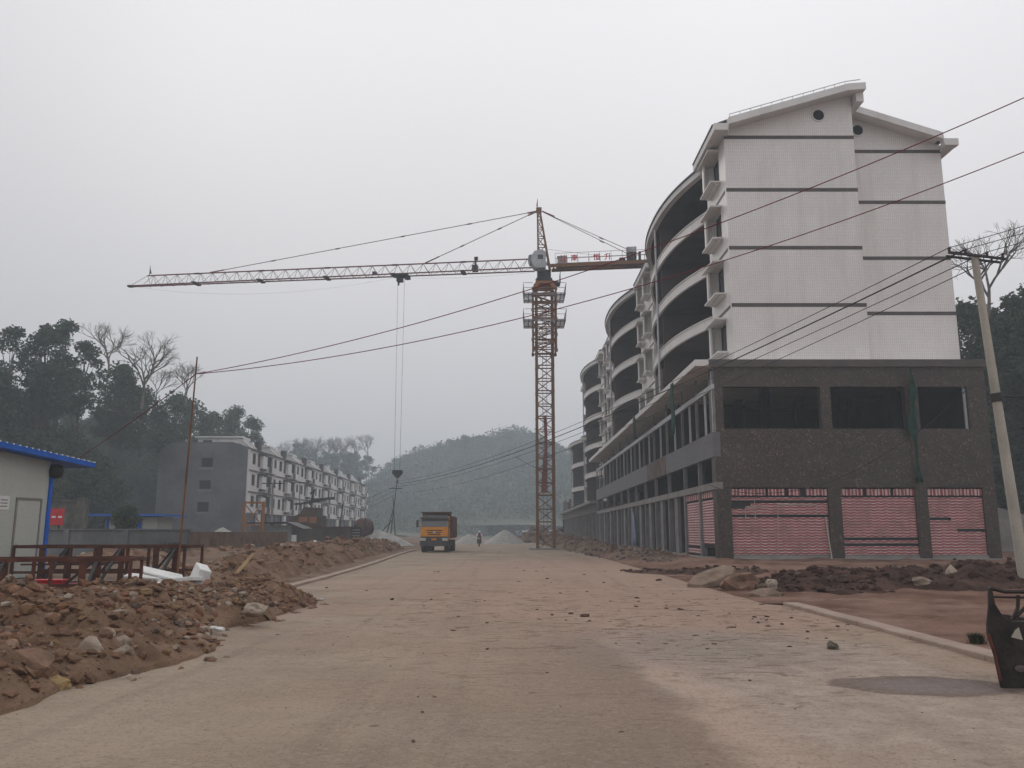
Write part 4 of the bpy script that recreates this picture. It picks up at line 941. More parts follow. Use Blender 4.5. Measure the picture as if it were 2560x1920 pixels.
# counter jib
b = MB()
def cp(s, o, z): return jp(-s, o, z)
for o_ in (-.75, .75): b.obox(cp(7.6, o_, 27.62), JD*6.9, JN*.07, (0,0,.17))
for k in range(14): b.obox(cp(1.0+k*1.0, 0, 27.55), JD*.06, JN*.7, (0,0,.06))
b.obox(cp(6.4, .0, 27.72), JD*5.2, JN*.5, (0,0,.02))
b.build('counter_jib', m_crane, CR)
b = MB()
for o_ in (-.82, .82):
    for h in (.55, 1.05): b.tube(cp(1.2, o_, 27.8+h), cp(14.4, o_, 27.8+h), .017, 4)
    for s in lin(1.2, 14.4, 13): b.tube(cp(s, o_, 27.7), cp(s, o_, 28.85), .017, 4)
b.build('counter_jib_railing', m_jibw, CR)
b = MB(); b.obox(cp(1.85, -.1, 28.2), JD*.45, JN*.4, (0,0,.4)); b.obox(cp(1.85, -.1, 28.62), JD*.5, JN*.45, (0,0,.03)); b.build('electric_cabinet', m_cab, CR)
b = MB(); b.obox(cp(8.7, 0, 29.05), JD*.5, JN*.45, (0,0,.27)); b.build('winch_cover', m_cab, CR)
b = MB(); a = cp(8.7, -.5, 28.3); c = cp(8.7, .5, 28.3); b.tube(a, c, .5, 14); b.obox(cp(9.5, 0, 28.3), JD*.12, JN*.45, (0,0,.5)); b.obox(cp(7.8, 0, 28.1), JD*.3, JN*.3, (0,0,.2)); b.build('hoist_winch', m_dark, CR)
b = MB()
for k in range(3): b.obox(cp(13.6+k*.35, 0, 26.9), JD*.15, JN*.6, (0,0,.9))
b.build('counterweight', m_conc, CR)
b = MB()
for o_ in (-.25, .25):
    q = cp(8.3, o_*2.6, 29.0); b.tube(tip+Vector((.5, 0, -.05)), q, .024, 4)
    d = (q-tip); c = tip+d*.72; dn = d.normalized()*.25; b.tube(c-dn, c+dn, .07, 5); b.tube(tip+Vector((.5,0,0)), tip+Vector((.5,0,0))+d.normalized()*1.4, .07, 5)
b.tube(tip+Vector((.8, 0, -4.0)), cp(5.5, 0, 28.7), .01, 4)
b.build('rear_tie_rod', m_jib, CR)
# red letters wired to the railing
for ch, s in (('济', 2.05), ('南', 3.1), ('恒', 5.3), ('升', 6.4)):
    fc = bpy.data.curves.new('letter', 'FONT'); fc.body = ch; fc.size = .72; fc.extrude = .02; fc.offset = .014; fc.align_x = 'CENTER'
    fo = bpy.data.objects.new('sign_character', fc); COL.objects.link(fo)
    bpy.context.view_layer.update(); me = bpy.data.meshes.new_from_object(fo.evaluated_get(bpy.context.evaluated_depsgraph_get()))
    bpy.data.objects.remove(fo); fo = bpy.data.objects.new('sign_character', me); COL.objects.link(fo)
    q = cp(s, -.9, 28.0); fo.parent = CR
    fo.location = q - OFF[CR.name]; fo.rotation_euler = (math.pi/2, 0, math.atan2(-JD.y, -JD.x)); me.materials.clear(); me.materials.append(m_red)
# trolley, ropes, hook
ts = 14.6
b = MB(); b.obox(jp(ts, 0, zb-.12), JD*.75, JN*.6, (0,0,.07)); b.obox(jp(ts+.2, 0, zb-.45), JD*.3, JN*.3, (0,0,.28)); b.obox(jp(ts-.6, 0, zb-.35), JD*.25, JN*.25, (0,0,.15)); b.tube(jp(ts+.3,0,zb-.5), jp(ts+.35,0,zb-1.1), .1, 5); b.build('trolley', m_dark, CR)
b = MB(); b.tube(jp(ts-.28, 0, zb-.3), jp(ts-.25, 0, 7.55), .012, 4); b.tube(jp(ts+.42, 0, zb-.3), jp(ts+.3, 0, 7.55), .012, 4)
pts = [jp(L1_, 0, zb-.05)]+[jp(L1_-(L1_-ts)*t, 0, zb-.1-1.3*4*t*(1-t)) for t in lin(.1, 1, 12)]; b.path(pts, .008, 3)
pts = [jp(ts-(ts-1)*t, 0, zb-.3-.25*4*t*(1-t)) for t in lin(0, 1, 8)]; b.path(pts, .008, 3)
b.build('hoist_rope', m_cable, CR)
b = MB(); h0 = jp(ts, 0, 0); P = [(-.45,7.6),(.5,7.6),(.55,7.3),(.15,6.85),(-.1,6.85),(-.5,7.3)]
b.ext([(h0.x+x, z) for x, z in P], 'y', h0.y-.15, h0.y+.15); b.path([(h0.x, h0.y, 6.9), (h0.x, h0.y, 6.65), (h0.x+.14, h0.y, 6.5), (h0.x+.02, h0.y, 6.36), (h0.x-.12, h0.y, 6.45)], .04, 6); b.build('hook_block', m_dark, CR)
# faded red banner inside the mast
b = MB(); P = []
for i in range(22):
    t = i/21; z = 12.6-9.9*0.70*t*1.0 - 0.0; wd = .16+.22*t if t > .5 else .2
    for j in (-1, 1): P.append((CX-.02+j*wd*.75+.1*math.sin(t*5), CY+.05+.06*math.sin(t*9+j), 12.7-7.4*t))
b.add(P, [(2*i, 2*i+1, 2*i+3, 2*i+2) for i in range(21)]); o = b.build('banner', M('banner_faded', (.3,.12,.11), .85, .3, 1.5)); o.modifiers.new('thickness', 'SOLIDIFY').thickness = .01
tag(o, 'faded red cloth banner hanging inside the crane mast', 'banner')

# upright yellow mast section on the left
def section(loc, rz, label, tilt=None, L=4.1, hw=1.0, ch=.1, mat=None, name='crane_section', sheet=False):
    T = thing(name, (0, 0, 0), label, 'crane section')
    b = MB(); 
    for sx in (-1, 1):
        for sy in (-1, 1): b.tube((sx*hw, sy*hw, 0), (sx*hw, sy*hw, L), ch, 4)
    b.build('chord', mat, T)
    b = MB(); C = [(-1,-1),(1,-1),(1,1),(-1,1)]; nz_ = 2 if L < 5 else 3
    for i in range(4):
        a, c = C[i], C[(i+1) % 4]; A = (a[0]*hw, a[1]*hw); Cc = (c[0]*hw, c[1]*hw)
        for z in lin(.1, L-.1, nz_+1): b.tube((*A, z), (*Cc, z), ch*.55, 4)
        for k in range(nz_):
            z0 = .1+(L-.2)*k/nz_; z1 = .1+(L-.2)*(k+1)/nz_
            p_, q_ = (A, Cc) if (k+i) % 2 else (Cc, A); b.tube((*p_, z0), (*q_, z1), ch*.45, 4)
    b.build('bracing', mat, T)
    T.location = loc; T.rotation_euler = tilt if tilt else (0, 0, rz); return T
p = at(629, 1368, 78); section((p.x, 78, .1), .35, 'upright orange crane mast section in front of the grey gable', mat=m_crane_y, L=4.3, hw=.85)

# ================================================================ rusty steel frames at the shed
def rail_frame(loc, rz, L, W, H, label, nv=6, mat=m_rust, midrail=False):
    T = thing('steel_frame', (0, 0, 0), label, 'steel frame'); r = .036
    b = MB()
    for y in (0, W):
        b.obox((L/2, y, H*.42), (L/2, 0, 0), (0, r*.7, 0), (0, 0, r*.8))
        for z in (.1, H): b.obox((L/2, y, z), (L/2, 0, 0), (0, r, 0), (0, 0, r*(1.7 if z < .2 else 1)))
        if midrail: b.obox((L*.3, y, H*.6), (L*.25, 0, 0), (0, r*.6, 0), (0, 0, r*.6))
    for x in (0, L):
        for z in (.1, H): b.obox((x, W/2, z), (r, 0, 0), (0, W/2, 0), (0, 0, r))
    b.build('rail', mat, T)
    for i, x in enumerate(lin(0, L, nv)):
        for y in (0, W): b = MB(); b.box(x-r*(1.7 if i % 2 else .8), x+r*(1.7 if i % 2 else .8), y-r*.9, y+r*.9, .0, H-.02); b.build('upright', mat, T)
    b = MB()
    for i, x in enumerate(lin(0, L, nv)[:-1]):
        d = L/(nv-1); b.tube((x, W, .15), (x+d, W, H), .025, 4) if i % 2 == 0 else b.tube((x, 0, .12), (x, W, H-.05), .03, 4)
    b.build('bracing', m_dark, T)
    T.location = loc; T.rotation_euler = (0, 0, rz); return T
rail_frame((-12.1, 20.6, .2), math.radians(2), 4.1, 1.3, 1.05, 'long rusty steel frame between the shed corner and the white boards', 7, midrail=True)
rail_frame((-9.7, 17.0, .15), math.radians(40)+0*math.pi, 2.4, 1.1, .72, 'short rusty steel frame close behind the near rubble crest', 4) if False else None
rail_frame((-12.6, 15.6, .12), math.radians(14), 5.2, 1.2, .95, 'rusty steel frame lying before the shed door, its red rail topmost', 7, M('rust_red', (.1,.038,.026), .85, .4, 3))
rail_frame((-11.6, 13.2, .08), math.radians(22), 3.2, .9, .6, 'low rusty steel frame nearest the camera at the rubble foot', 5)
for (x, y, z, sx, sy, sz, m_, lb, rz) in ((-9.75, 18.0, .25, .62, .3, .34, m_red, 'red metal box among the rusty frames beside the shed', .3), (-8.9, 17.9, .3, .8, .25, .22, M('red_dull', (.28,.04,.045), .8, .2, 3), 'dull red trough lying among the rusty frames', .1), (-8.3, 17.0, .1, .6, .4, .3, M('bin_green', (.01,.05,.035), .7, .2, 3), 'dark green box low behind the rubble crest', .2)):
    T = thing('equipment_box', (x, y, z), lb, 'box', rz=0)
    b = MB(); b.box(x-sx/2, x+sx/2, y-sy/2, y+sy/2, z, z+sz); b.build('body', m_, T, bevel=.015)
    b = MB(); b.box(x-sx/2-.02, x+sx/2+.02, y-sy/2-.02, y+sy/2+.02, z+sz, z+sz+.03); b.build('lid', m_, T)
# white foam boards
for i, (u, v, D, s, tl) in enumerate(((408,1436,19.6,(.45,.3,.03),.25),(455,1452,19.4,(.5,.36,.05),-.1),(500,1440,19.6,(.14,.3,.22),.3),(360,1442,20.2,(.4,.25,.03),.1),(390,1470,17.6,(.12,.1,.12),.2))):
    p = at(u, v, D); b = MB(); b.obox((0,0,0), (s[0],0,0), (0,s[1],0), (0,0,s[2])); o = b.build('foam_board', m_white, bevel=.02); o.location = (p.x, D, max(.35, p.z)); o.rotation_euler = (tl*.8, tl, tl*2)
    tag(o, ['thin bent white board leaning by the thin rusty pole', 'thick white foam panel lying on the brown heap', 'small white foam block standing upright at the panel end', 'flat white board at the end of the rusty frame', 'white lump of foam on the rubble crest'][i], 'board')
# plank
p0 = gp(590, 1436, .15); p1 = at(632, 1385, 26)
b = MB(); q0 = at(585, 1440, 25.0); q1 = at(633, 1384, 26.0); d = (q1-q0); b.obox((q0+q1)/2, d/2, Vector((.06,0,0)), Vector((0,.03,.02))); tag(b.build('plank', m_wood), 'yellowish plank leaning up from the left spoil bank', 'plank')

# ================================================================ shed
SP = Vector((-12.72, 23.0, .42)); sa = math.radians(11.5); sdv = Vector((math.sin(sa), math.cos(sa), 0)); snv = Vector((math.cos(sa), -math.sin(sa), 0))
SH = thing('site_shed', SP, 'pale prefabricated site shed with blue roof edge and corner post', 'shed')
SH.rotation_euler = (0, 0, math.pi/2-sa)     # local +x runs along the wall, away from the camera
def LB_(b, name, mat, parent, **k): return b.build(name, mat, parent, local=True, **k)
WL = 6.0; H0 = 3.12
def zr(x): return H0 + .073*(-x)
b = MB(); b.ext([(-WL, 0), (0, 0), (0, zr(0)), (-WL, zr(-WL))], 'y', 0, .1); b.box(-.1, 0, .1, 4.5, 0, H0-.02); b.box(-WL, -WL+.1, .1, 4.5, 0, H0); b.box(-WL, 0, 4.5, 4.6, 0, H0); LB_(b, 'wall', m_panel, SH)
b = MB(); b.ext([(-WL-.4, zr(-WL-.4)-.02), (1.2, zr(1.2)-.02), (1.2, zr(1.2)+.12), (-WL-.4, zr(-WL-.4)+.16)], 'y', -.45, 5.0)
LB_(b, 'roof', m_blue, SH)
b = MB()
for x in lin(-WL, 1.15, 34): b.tube((x, -.47, zr(x)+.13), (x, 5, zr(x)+.13), .018, 4)
LB_(b, 'roof_rib', m_white, SH)
b = MB(); b.box(-.02, .09, -.05, .1, -.1, H0-.1); LB_(b, 'corner_post', m_blue, SH)
b = MB(); b.lathe([(.02,-.2),(.16,-.16),(.19,0),(.15,.15),(.02,.2)], (.1, -.1, H0-.28), 12); LB_(b, 'tarred_bundle', m_dark, SH, smooth=True)
DX0, DX1, DH = -1.07, -.27, 2.02
b = MB(); b.box(DX0-.05, DX0, -.03, 0, 0, DH+.05); b.box(DX1, DX1+.05, -.03, 0, 0, DH+.05); b.box(DX0-.05, DX1+.05, -.031, 0, DH, DH+.06); dr = LB_(b, 'door_frame', m_conc, SH)
b = MB(); b.box(DX0, DX1, -.012, -.002, .02, DH); d_ = LB_(b, 'door', m_panel, SH); 
b = MB(); b.box(DX0+.06, DX0+.2, -.06, -.04, .86, .89); b.tube((DX0+.08, -.06, .875), (DX0+.08, -.01, .875), .015, 6); LB_(b, 'handle', m_alu, d_)
b = MB(); b.box(-1.68, -1.34, -.012, -.002, 1.75, 2.1); nn = LB_(b, 'notice', m_white, SH)
b = MB()
for z in (1.82, 1.9, 1.98): b.box(-1.63, -1.4, -.015, -.0125, z, z+.03)
LB_(b, 'notice_lines', m_conc, nn)
b = MB(); b.box(-WL, .2, -.25, 4.8, -.5, -.02); LB_(b, 'floor_slab', m_conc, SH)

# ================================================================ grey wall, terrace, bush, blue roofed hut, red board
b = MB(); b.box(-34, -19.2, 50, 50.35, -.3, 1.72); b.box(-34.2, -19.0, 49.9, 50.45, 1.72, 1.8)
for x in (-30, -26.5, -23): b.box(x, x+.35, 49.85, 50, -.3, 1.72)
tag(b.build('boundary_wall', M('wall_grey', (.13,.135,.14), .95, .3, .6, .3, 4, dirt=(.3,.3,.29), dirt_amt=.5)), 'long low grey stained wall between the shed and the rendered gable', 'wall')
b = MB(); b.box(-60, -19.6, 50.36, 74, -.4, 1.62); tag(b.build('terrace_ground', m_dirt), kind='structure')
b = MB(); b.box(-44, -30.4, 60, 60.4, 1.5, 3.75); b.box(-44, -30.3, 59.9, 60.5, 3.75, 3.88); b.box(-30.9, -30.3, 59.6, 59.9, 1.5, 4.0)
tag(b.build('stone_wall', M('stone_wall', (.1,.1,.085), .95, .35, 1.5, .5, 4, dirt=(.26,.25,.22))), 'mossy stone retaining wall with pale end pillar under the wooded hill', 'wall')
T = thing('notice_board', (-29.6, 54, 1.6), 'plain red board on posts beside the shed corner', 'board')
b = MB(); b.box(-30.6, -28.75, 54, 54.06, 2.05, 3.1); o = b.build('board', m_red, T)
b = MB()
for x in (-30.3, -29.9, -29.5, -29.1): b.box(x, x+.25, 53.985, 53.998, 2.5, 2.62); 
b.build('lettering', m_white, o)
b = MB(); b.box(-30.4, -30.3, 54.07, 54.15, 1.5, 3.0); b.box(-29.1, -29.0, 54.07, 54.15, 1.5, 3.0); b.build('post', m_dark, T)
T = thing('hut', (-28, 68, 1.6), 'small cream hut with flat blue roof behind the round bush', 'shed')
b = MB(); b.box(-32.3, -28.2, 67, 70, 1.3, 2.75); b.build('wall', m_panel, T); b = MB(); b.box(-33.2, -27.4, 66, 71, 2.85, 3.0); b.build('roof', m_blue, T); b = MB(); b.box(-29.7, -29.4, 66.85, 67, 1.4, 2.85); b.box(-32.2,-32.0,66.9,67,1.4,2.85); b.build('post', m_blue, T)

# grey huts, mixer and drum in front of the long building
T = thing('hut', (-23, 84, 0), 'low grey block hut with a dark sloping sheet roof', 'shed')
b = MB(); b.box(-25.3, -21.4, 82, 85, -.3, 2.25); b.build('wall', M('hut_grey', (.2,.21,.2), .95, .2, .8), T); b = MB(); b.ext([(-25.6,2.4),(-21.9,2.45),(-20.2,1.85),(-20.2,1.95),(-21.8,2.6),(-25.6,2.52)], 'y', 81.5, 85.6); b.build('roof', m_dark, T)
b = MB(); b.box(-21.35, -20.9, 81.9, 82.1, .7, 1.35); b.build('meter_box', m_white, T)
T = thing('hut', (-19.5, 88, 0), 'wide brown shed wall between the grey block hut and the mixer drum', 'shed')
b = MB(); b.box(-23.0, -17.2, 90, 93, -.3, 2.05); b.build('wall', M('shed_brown', (.085,.07,.055), .95, .35, .9), T); b = MB(); b.box(-23.3, -16.9, 89.7, 93.3, 2.05, 2.2); b.build('roof', m_rust, T)
T = thing('batching_machine', (-20.5, 96, 0), 'dark concrete batching machine with orange panel and boom above the brown shed', 'machine')
b = MB(); b.ext([(-25.2,2.2),(-21.4,2.2),(-21.4,3.4),(-21.8,3.5),(-21.8,4.3),(-23.4,4.4),(-23.9,3.6),(-24.9,3.2)], 'y', 94.5, 97); b.build('hopper', M('machine_brown', (.075,.05,.035), .8, .35, 2), T)
b = MB(); b.box(-23.9, -22.9, 94.4, 94.48, 2.7, 3.3); b.box(-22.7, -21.9, 94.4, 94.48, 2.6, 3.3); b.build('orange_panel', m_crane_y, T)
b = MB(); b.obox((-23.0, 95, 4.9), (1.5,0,.2), (0,.7,0), (0,0,.06)); b.obox((-21.3, 95, 5.3), (1.2,0,.08), (0,.25,0), (0,0,.13)); b.tube((-22.8,95,4.6), (-22.4,95,6.4), .12, 6); b.tube((-22.4,95,6.3), (-22.9,95,5.9), .09, 6); b.build('boom', m_dark, T)
T = thing('concrete_mixer', (-17, 92, 0), 'rusty brown mixer drum on a slatted frame left of the truck', 'machine')
b = MB(); b.lathe([(.3,-1.3),(.85,-1.1),(1.15,-.4),(1.15,.5),(.8,1.2),(.4,1.35)], (0,0,0), 18)
b.v = [(-16.2+z*.8, 92+y_, 2.0+x*1.0) for (x, y_, z) in b.v]; b.build('drum', M('drum_brown', (.09,.05,.04), .85, .35, 2), T, smooth=True)
b = MB(); b.box(-18.3, -16.3, 90.6, 90.8, .0, 2.2) ; b.build('grate', m_dark, T)
b = MB(); b.box(-18.6, -14.6, 90.9, 93, -.2, .8)
for x in (-18.7, -16.2): b.tube((x, 90.4, -.2), (x+.5, 90.4, 4.6 if x < -17 else 3.0), .07, 5)
b.build('frame', m_conc_d, T)
b = MB()
for z in (.6, .9, 1.2, 1.5, 1.8): b.box(-18.3, -16.3, 90.5, 90.6, z, z+.1)
b.build('slat', m_conc, T)

# heaps far away
def cone_heap(loc, r_, h, mat, label, seed, sx=1.0):
    b = MB(); N = 40; M_ = 12; rr = random.Random(seed); P = [(0, 0, h)]
    for i in range(1, M_+1):
        t = i/M_
        for j in range(N):
            a = 2*math.pi*j/N; k = 1+.12*noise.noise(Vector((math.cos(a)*1.5, math.sin(a)*1.5, seed)))
            z = h*(1-t**1.25)+.12*h*noise.noise(Vector((math.cos(a)*t*3, math.sin(a)*t*3, seed+5)))*(1-t); P.append((r_*t*k*math.cos(a)*sx, r_*t*k*math.sin(a), z-.05*t))
    F = [(0, 1+j, 1+(j+1) % N) for j in range(N)]
    for i in range(M_-1):
        for j in range(N): a = 1+i*N+j; c = 1+i*N+(j+1) % N; F.append((a, a+N, c+N, c))
    b.add(P, F); o = b.build('gravel_heap', mat, smooth=True); o.location = loc; return tag(o, label, 'gravel heap')
p = at(1258, 1345, 118); cone_heap((p.x+.3, 118, -.1), 3.1, 2.0, m_gravel, 'tallest pale gravel cone beyond the motorcyclist', 1)
p = at(1175, 1345, 122); cone_heap((p.x, 122, -.1), 2.6, 1.5, m_gravel, 'lower gravel cone between the truck and the motorcyclist', 2)
p = at(1130, 1345, 130); cone_heap((p.x-1, 128, -.1), 3.4, .9, m_gravel, 'flat gravel spread just right of the truck', 3)
p = at(970, 1340, 92); cone_heap((p.x-1.0, 92, .2), 2.2, 1.6, M('heap_white', (.34,.33,.31), .9, .25, 1.2), 'whitish heap at the foot of the lashed poles', 6, 1.9)
p = at(557, 1340, 88); cone_heap((p.x, 88, .2), 2.2, 1.9, m_gravel, 'pale grey heap before the rendered gable, left of the orange section', 7, 1.3)
p = at(785, 1372, 80); cone_heap((p.x, 80, .1), 1.1, .75, m_white, 'small white heap in front of the brown shed', 8, 1.3)
b = heap('rubble', [(9.5,128,2,.6),(6.5,132,2.6,1.4),(3.5,134,3,1.6),(1,136,2.2,.9)], m_rub_grey, 260, .15, .8, 'brown spoil mound closing the road end behind the crane foot', 'rubble heap', seed=21, res=.4, rough=.8)
heap('rubble', [(-16,78,2.5,.5),(-20,79,2.5,.5),(-27,76,2.6,.7),(-33,80,3,.9)], m_rub, 320, .1, .5, 'brown spoil mound around the upright orange section', 'rubble heap', seed=23, res=.35, rough=.8)

# ================================================================ poles and wires
def sag_pts(p, q, sag, n=28):
    p = Vector(p); q = Vector(q); return [p.lerp(q, t) - Vector((0, 0, sag*4*t*(1-t))) for t in lin(0, 1, n)]
def cable(p, q, sag, r, mat, label, group=None, cat='cable', n=28, name='overhead_cable'):
    b = MB(); b.path(sag_pts(p, q, sag, n), r, 5); o = b.build(name, mat, smooth=True); return tag(o, label, cat, group)
RP = thing('utility_pole', (14.42, 24, 0), 'tall leaning concrete pole with a dark crossarm at the right', 'utility pole')
pb = Vector((14.45, 24, -.3)); pt = Vector((13.93, 24, 9.72))
b = MB(); b.tube(pb, pt, .165, 14, .1); b.build('pole', m_conc_l, RP, smooth=False)
b = MB(); ca = Vector((13.02, 23.75, 9.82)); cb = Vector((14.85, 24.0, 9.70)); d = cb-ca
b.obox((ca+cb)/2, d/2, Vector((0,.03,0)), Vector((0,0,.035))); b.obox((ca+cb)/2+Vector((0,.22,-.04)), d/2*.95, Vector((0,.03,0)), Vector((0,0,.03))); b.tube(pt-Vector((0,0,.7)), ca+d*.78, .02, 4); b.build('crossarm', m_dark, RP)
ins = [ca+d*t for t in (.02, .3, .68, .96)]
for q in ins:
    b = MB(); b.lathe([(.02,0),(.05,.03),(.035,.06),(.055,.09),(.03,.14),(0,.15)], (q.x, q.y, q.z+.03), 8); b.build('insulator', M('ceramic_brown', (.09,.04,.025), .4, .2, 3), RP)
b = MB(); b.tube((14.18, 24, 5.35), (14.15, 24, 5.6), .17, 12); b.build('cable_clamp', m_dark, RP)
# lashed poles beside the truck
FP = Vector((-15.0, 105, 0))
T = thing('lashed_poles', FP, 'thin dark poles lashed together left of the truck', 'utility pole')
for (dx0, dx1, h) in ((-.2, .6, 8.2), (.6, .1, 6.0), (-.9, .3, 5.0), (-2.8, .2, 3.2)):
    b = MB(); b.tube((FP.x+dx0, 105, -.1), (FP.x+dx1, 105, h), .07, 5, .05); b.build('pole', m_dark, T)
b = MB(); b.obox((FP.x+.4, 105, 7.0), (.8,0,0), (0,.05,0), (0,0,.05)); b.build('crossarm', m_dark, T)
for i, q in enumerate(ins):
    e = Vector((FP.x+.2+.25*i, 105, 7.9-.32*i-.5*(i == 3)))
    cable(q+Vector((0,0,.15)), e, 1.35+.25*(i == 3), .026 if i == 1 else .0145, m_cable, ['topmost black wire of four from the concrete pole crossarm across the road', 'second black wire down of the four crossing the road', 'third black wire down of the four crossing the road', 'lowest black wire of the four crossing the road'][i], 'black wires across the road')
    cable(q+Vector((0,0,.15)), q+Vector((8, -13, .9)), .25, .012, m_cable, ['highest', 'second', 'third', 'lowest'][i]+' black wire rising to the right from the crossarm', 'black wires right of the concrete pole')
for i in range(3):
    cable(Vector((FP.x+.4, 105, 7.3-.5*i)), Vector((-31.5+i, 150, 6.4-.6*i)), .5, .022, m_cable, ['upper', 'middle', 'lower'][i]+' dark wire from the lashed poles to the long white row', 'wires to the long white row')
# branch wire
cable(at(1290, 1142, 62), at(1373, 1178, 78), .2, .02, m_cable, 'short black branch wire dropping towards the crane mast')
# thin lamp style poles
for (u, vt, vb, D, lb) in ((682, 1206, 1374, 85, 'thin pale concrete pole with a short crossarm before the long white row'), (750, 1205, 1330, 100, 'thin pole with slack wires beside the batching machine')):
    pb_ = at(u-4, vb, D); pt_ = at(u, vt, D)
    T = thing('utility_pole', (pb_.x, D, 0), lb, 'utility pole')
    b = MB(); b.tube((pb_.x, D, -.1), pt_, .17 if D < 90 else .1, 8, .1 if D < 90 else .07); b.build('pole', m_conc, T)
    b = MB(); b.obox(pt_-Vector((0,0,.1)), (1.1,0,0), (0,.05,0), (0,0,.05)); b.build('crossarm', m_dark, T)
# thin rusty pole on the heap
q0 = at(440, 1470, 20.5); q0.z = .05; q1 = at(493, 892, 20.5)
b = MB(); b.tube(q0, q0.lerp(q1, .5), .028, 7, .025); b.tube(q0.lerp(q1, .5), q1, .025, 7, .018); tag(b.build('thin_pole', m_pole_r), 'thin rusty orange pole standing on the left heap and carrying red cables', 'pole')
wa = q0.lerp(q1, .925)
cable(wa, at(2560, 205, 13.5)+(at(2560, 205, 13.5)-wa)*.12, .75, .0105, m_cable_r, 'upper dark red cable sweeping from the thin pole over the road to the right', 'red cables over the road', n=40)
cable(wa, at(2560, 335, 14.5)+(at(2560, 335, 14.5)-wa)*.12, .9, .0105, m_cable_r, 'lower dark red cable sweeping from the thin pole over the road to the right', 'red cables over the road', n=40)
cable(wa, at(190, 1150, 23.5), .05, .011, m_cable_r, 'dark red stay cable slanting from the thin pole to the shed roof')
# drooping service cable
c0 = at(1718, 1163, 46.2); c0.x = PX-.1
pts = [c0]+[at(u, v, D) for (u, v, D) in ((1760,1200,44.0),(1800,1222,43.0),(1880,1233,41),(1960,1230,39),(2050,1213,37),(2150,1170,34),(2250,1110,31),(2340,1045,28.5),(2430,968,25.8))]+[Vector((14.17, 23.85, 5.5))]
def smooth_pts(P, k=4):
    o = []
    for i in range(len(P)-1):
        a = P[max(0, i-1)]; b_ = P[i]; c = P[i+1]; d = P[min(len(P)-1, i+2)]
        for j in range(k):
            t = j/k; o.append(.5*((2*b_)+(c-a)*t+(2*a-5*b_+4*c-d)*t*t+(3*b_-a-3*c+d)*t**3))
    return o+[P[-1]]
b = MB(); b.path(smooth_pts(pts), .016, 5); tag(b.build('service_cable', m_cable, smooth=True), 'loose cable drooping from the brown podium corner to the concrete pole', 'cable')
cable((14.17, 24.1, 5.5), (20.5, 17, 5.6), .3, .016, m_cable, 'loose cable leaving the concrete pole clamp to the right')

# ================================================================ truck
TX, TY = -6.25, 68.0
TR = thing('dump_truck', (TX, TY, 0), 'yellow fronted dump truck driving along the left side of the road', 'truck')
def tb(*a): x0, x1, y0, y1, z0, z1 = a; b = MB(); b.box(TX+x0, TX+x1, TY+y0, TY+y1, z0, z1); return b
b = MB(); b.ext([(TY, 1.25), (TY+.06, 2.02), (TY+.2, 2.72), (TY+.3, 2.85), (TY+1.9, 2.9), (TY+1.9, .95), (TY, .95)], 'x', TX-1.12, TX+1.12); cabt = b.build('cab', M('cab_paint_yellow', (.62,.25,.02), .5, .15, 3, dirt=(.3,.2,.12)), TR, bevel=.05)
tb(-1.08, 1.08, -.03, 0.01, 1.28, 2.0).build('front_panel', m_truck, cabt, bevel=.015)
b = MB(); b.ext([(TY+.015, 2.04), (TY+.155, 2.62), (TY+.19, 2.62), (TY+.08, 2.04)], 'x', TX-1.03, TX+1.03); b.build('windscreen', glass_material('truck_glass', (.11,.115,.12), .15), cabt)
b = MB(); b.box(TX-1.14, TX+1.14, TY-.15, TY+.25, 2.64, 2.78); b.ext([(TY+.2,2.78),(TY+.35,2.95),(TY+1.2,2.95),(TY+1.2,2.78)], 'x', TX-1.0, TX+1.0); b.build('sun_visor', M('visor_grey', (.07,.07,.075), .6, .2, 3), cabt)
for k, (w_, z) in enumerate(((.66, 1.71), (.58, 1.55), (.5, 1.4))): tb(-w_, w_, -.045, -.031, z, z+.07).build('grille_slot', m_dark, cabt)
b = MB(); b.lathe([(.0,0),(.1,0),(.1,.03),(0,.03)], (0,0,0), 14); b.v = [(TX+x*1.2, TY-.046-z, 1.6+y_*.8) for (x, y_, z) in b.v]; b.build('emblem', m_alu, cabt)
b = MB(); b.box(TX-1.13, TX+1.13, TY-.2, TY+.3, .5, .93); b.box(TX-1.1, TX+1.1, TY-.1, TY+.2, .93, 1.24); bp = b.build('bumper', M('bumper_dark', (.055,.055,.055), .7, .3, 3), TR, bevel=.03)
for s in (-1, 1):
    b = MB(); b.box(TX+s*.88-.2, TX+s*.88+.2, TY-.215, TY-.19, .94, 1.12); b.box(TX+s*.88-.22, TX+s*.88+.22, TY-.19, TY-.1, .92, 1.14); b.build('headlight', M('lamp_glass', (.5,.5,.48), .25, .05, 3), bp)
tb(-.2, .2, -.212, -.2, .97, 1.1).build('number_plate', m_truck, bp)
for s in (-1, 1):
    b = MB(); b.box(TX+s*1.36-.09, TX+s*1.36+.09, TY-.12, TY-.05, 2.0, 2.55); b.tube((TX+s*1.1, TY+.1, 2.5), (TX+s*1.36, TY-.08, 2.5), .02, 5); b.tube((TX+s*1.1, TY+.1, 2.05), (TX+s*1.36, TY-.08, 2.1), .02, 5); b.build('mirror', m_dark, TR)
b = MB(); b.box(TX+1.121, TX+1.128, TY+.4, TY+1.3, 1.95, 2.6); b.build('side_window', m_glass, cabt)
b = MB(); b.wall('x', TY+2.1, TY+2.2, TX-1.2, TX+1.2, 1.1, 3.15, []); b.box(TX-1.2, TX+1.2, TY+8.4, TY+8.5, 1.1, 2.9); b.box(TX-1.2, TX-1.12, TY+2.2, TY+8.4, 1.1, 2.95); b.box(TX+1.12, TX+1.2, TY+2.2, TY+8.4, 1.1, 2.95); b.box(TX-1.12, TX+1.12, TY+2.2, TY+8.4, 1.1, 1.2)
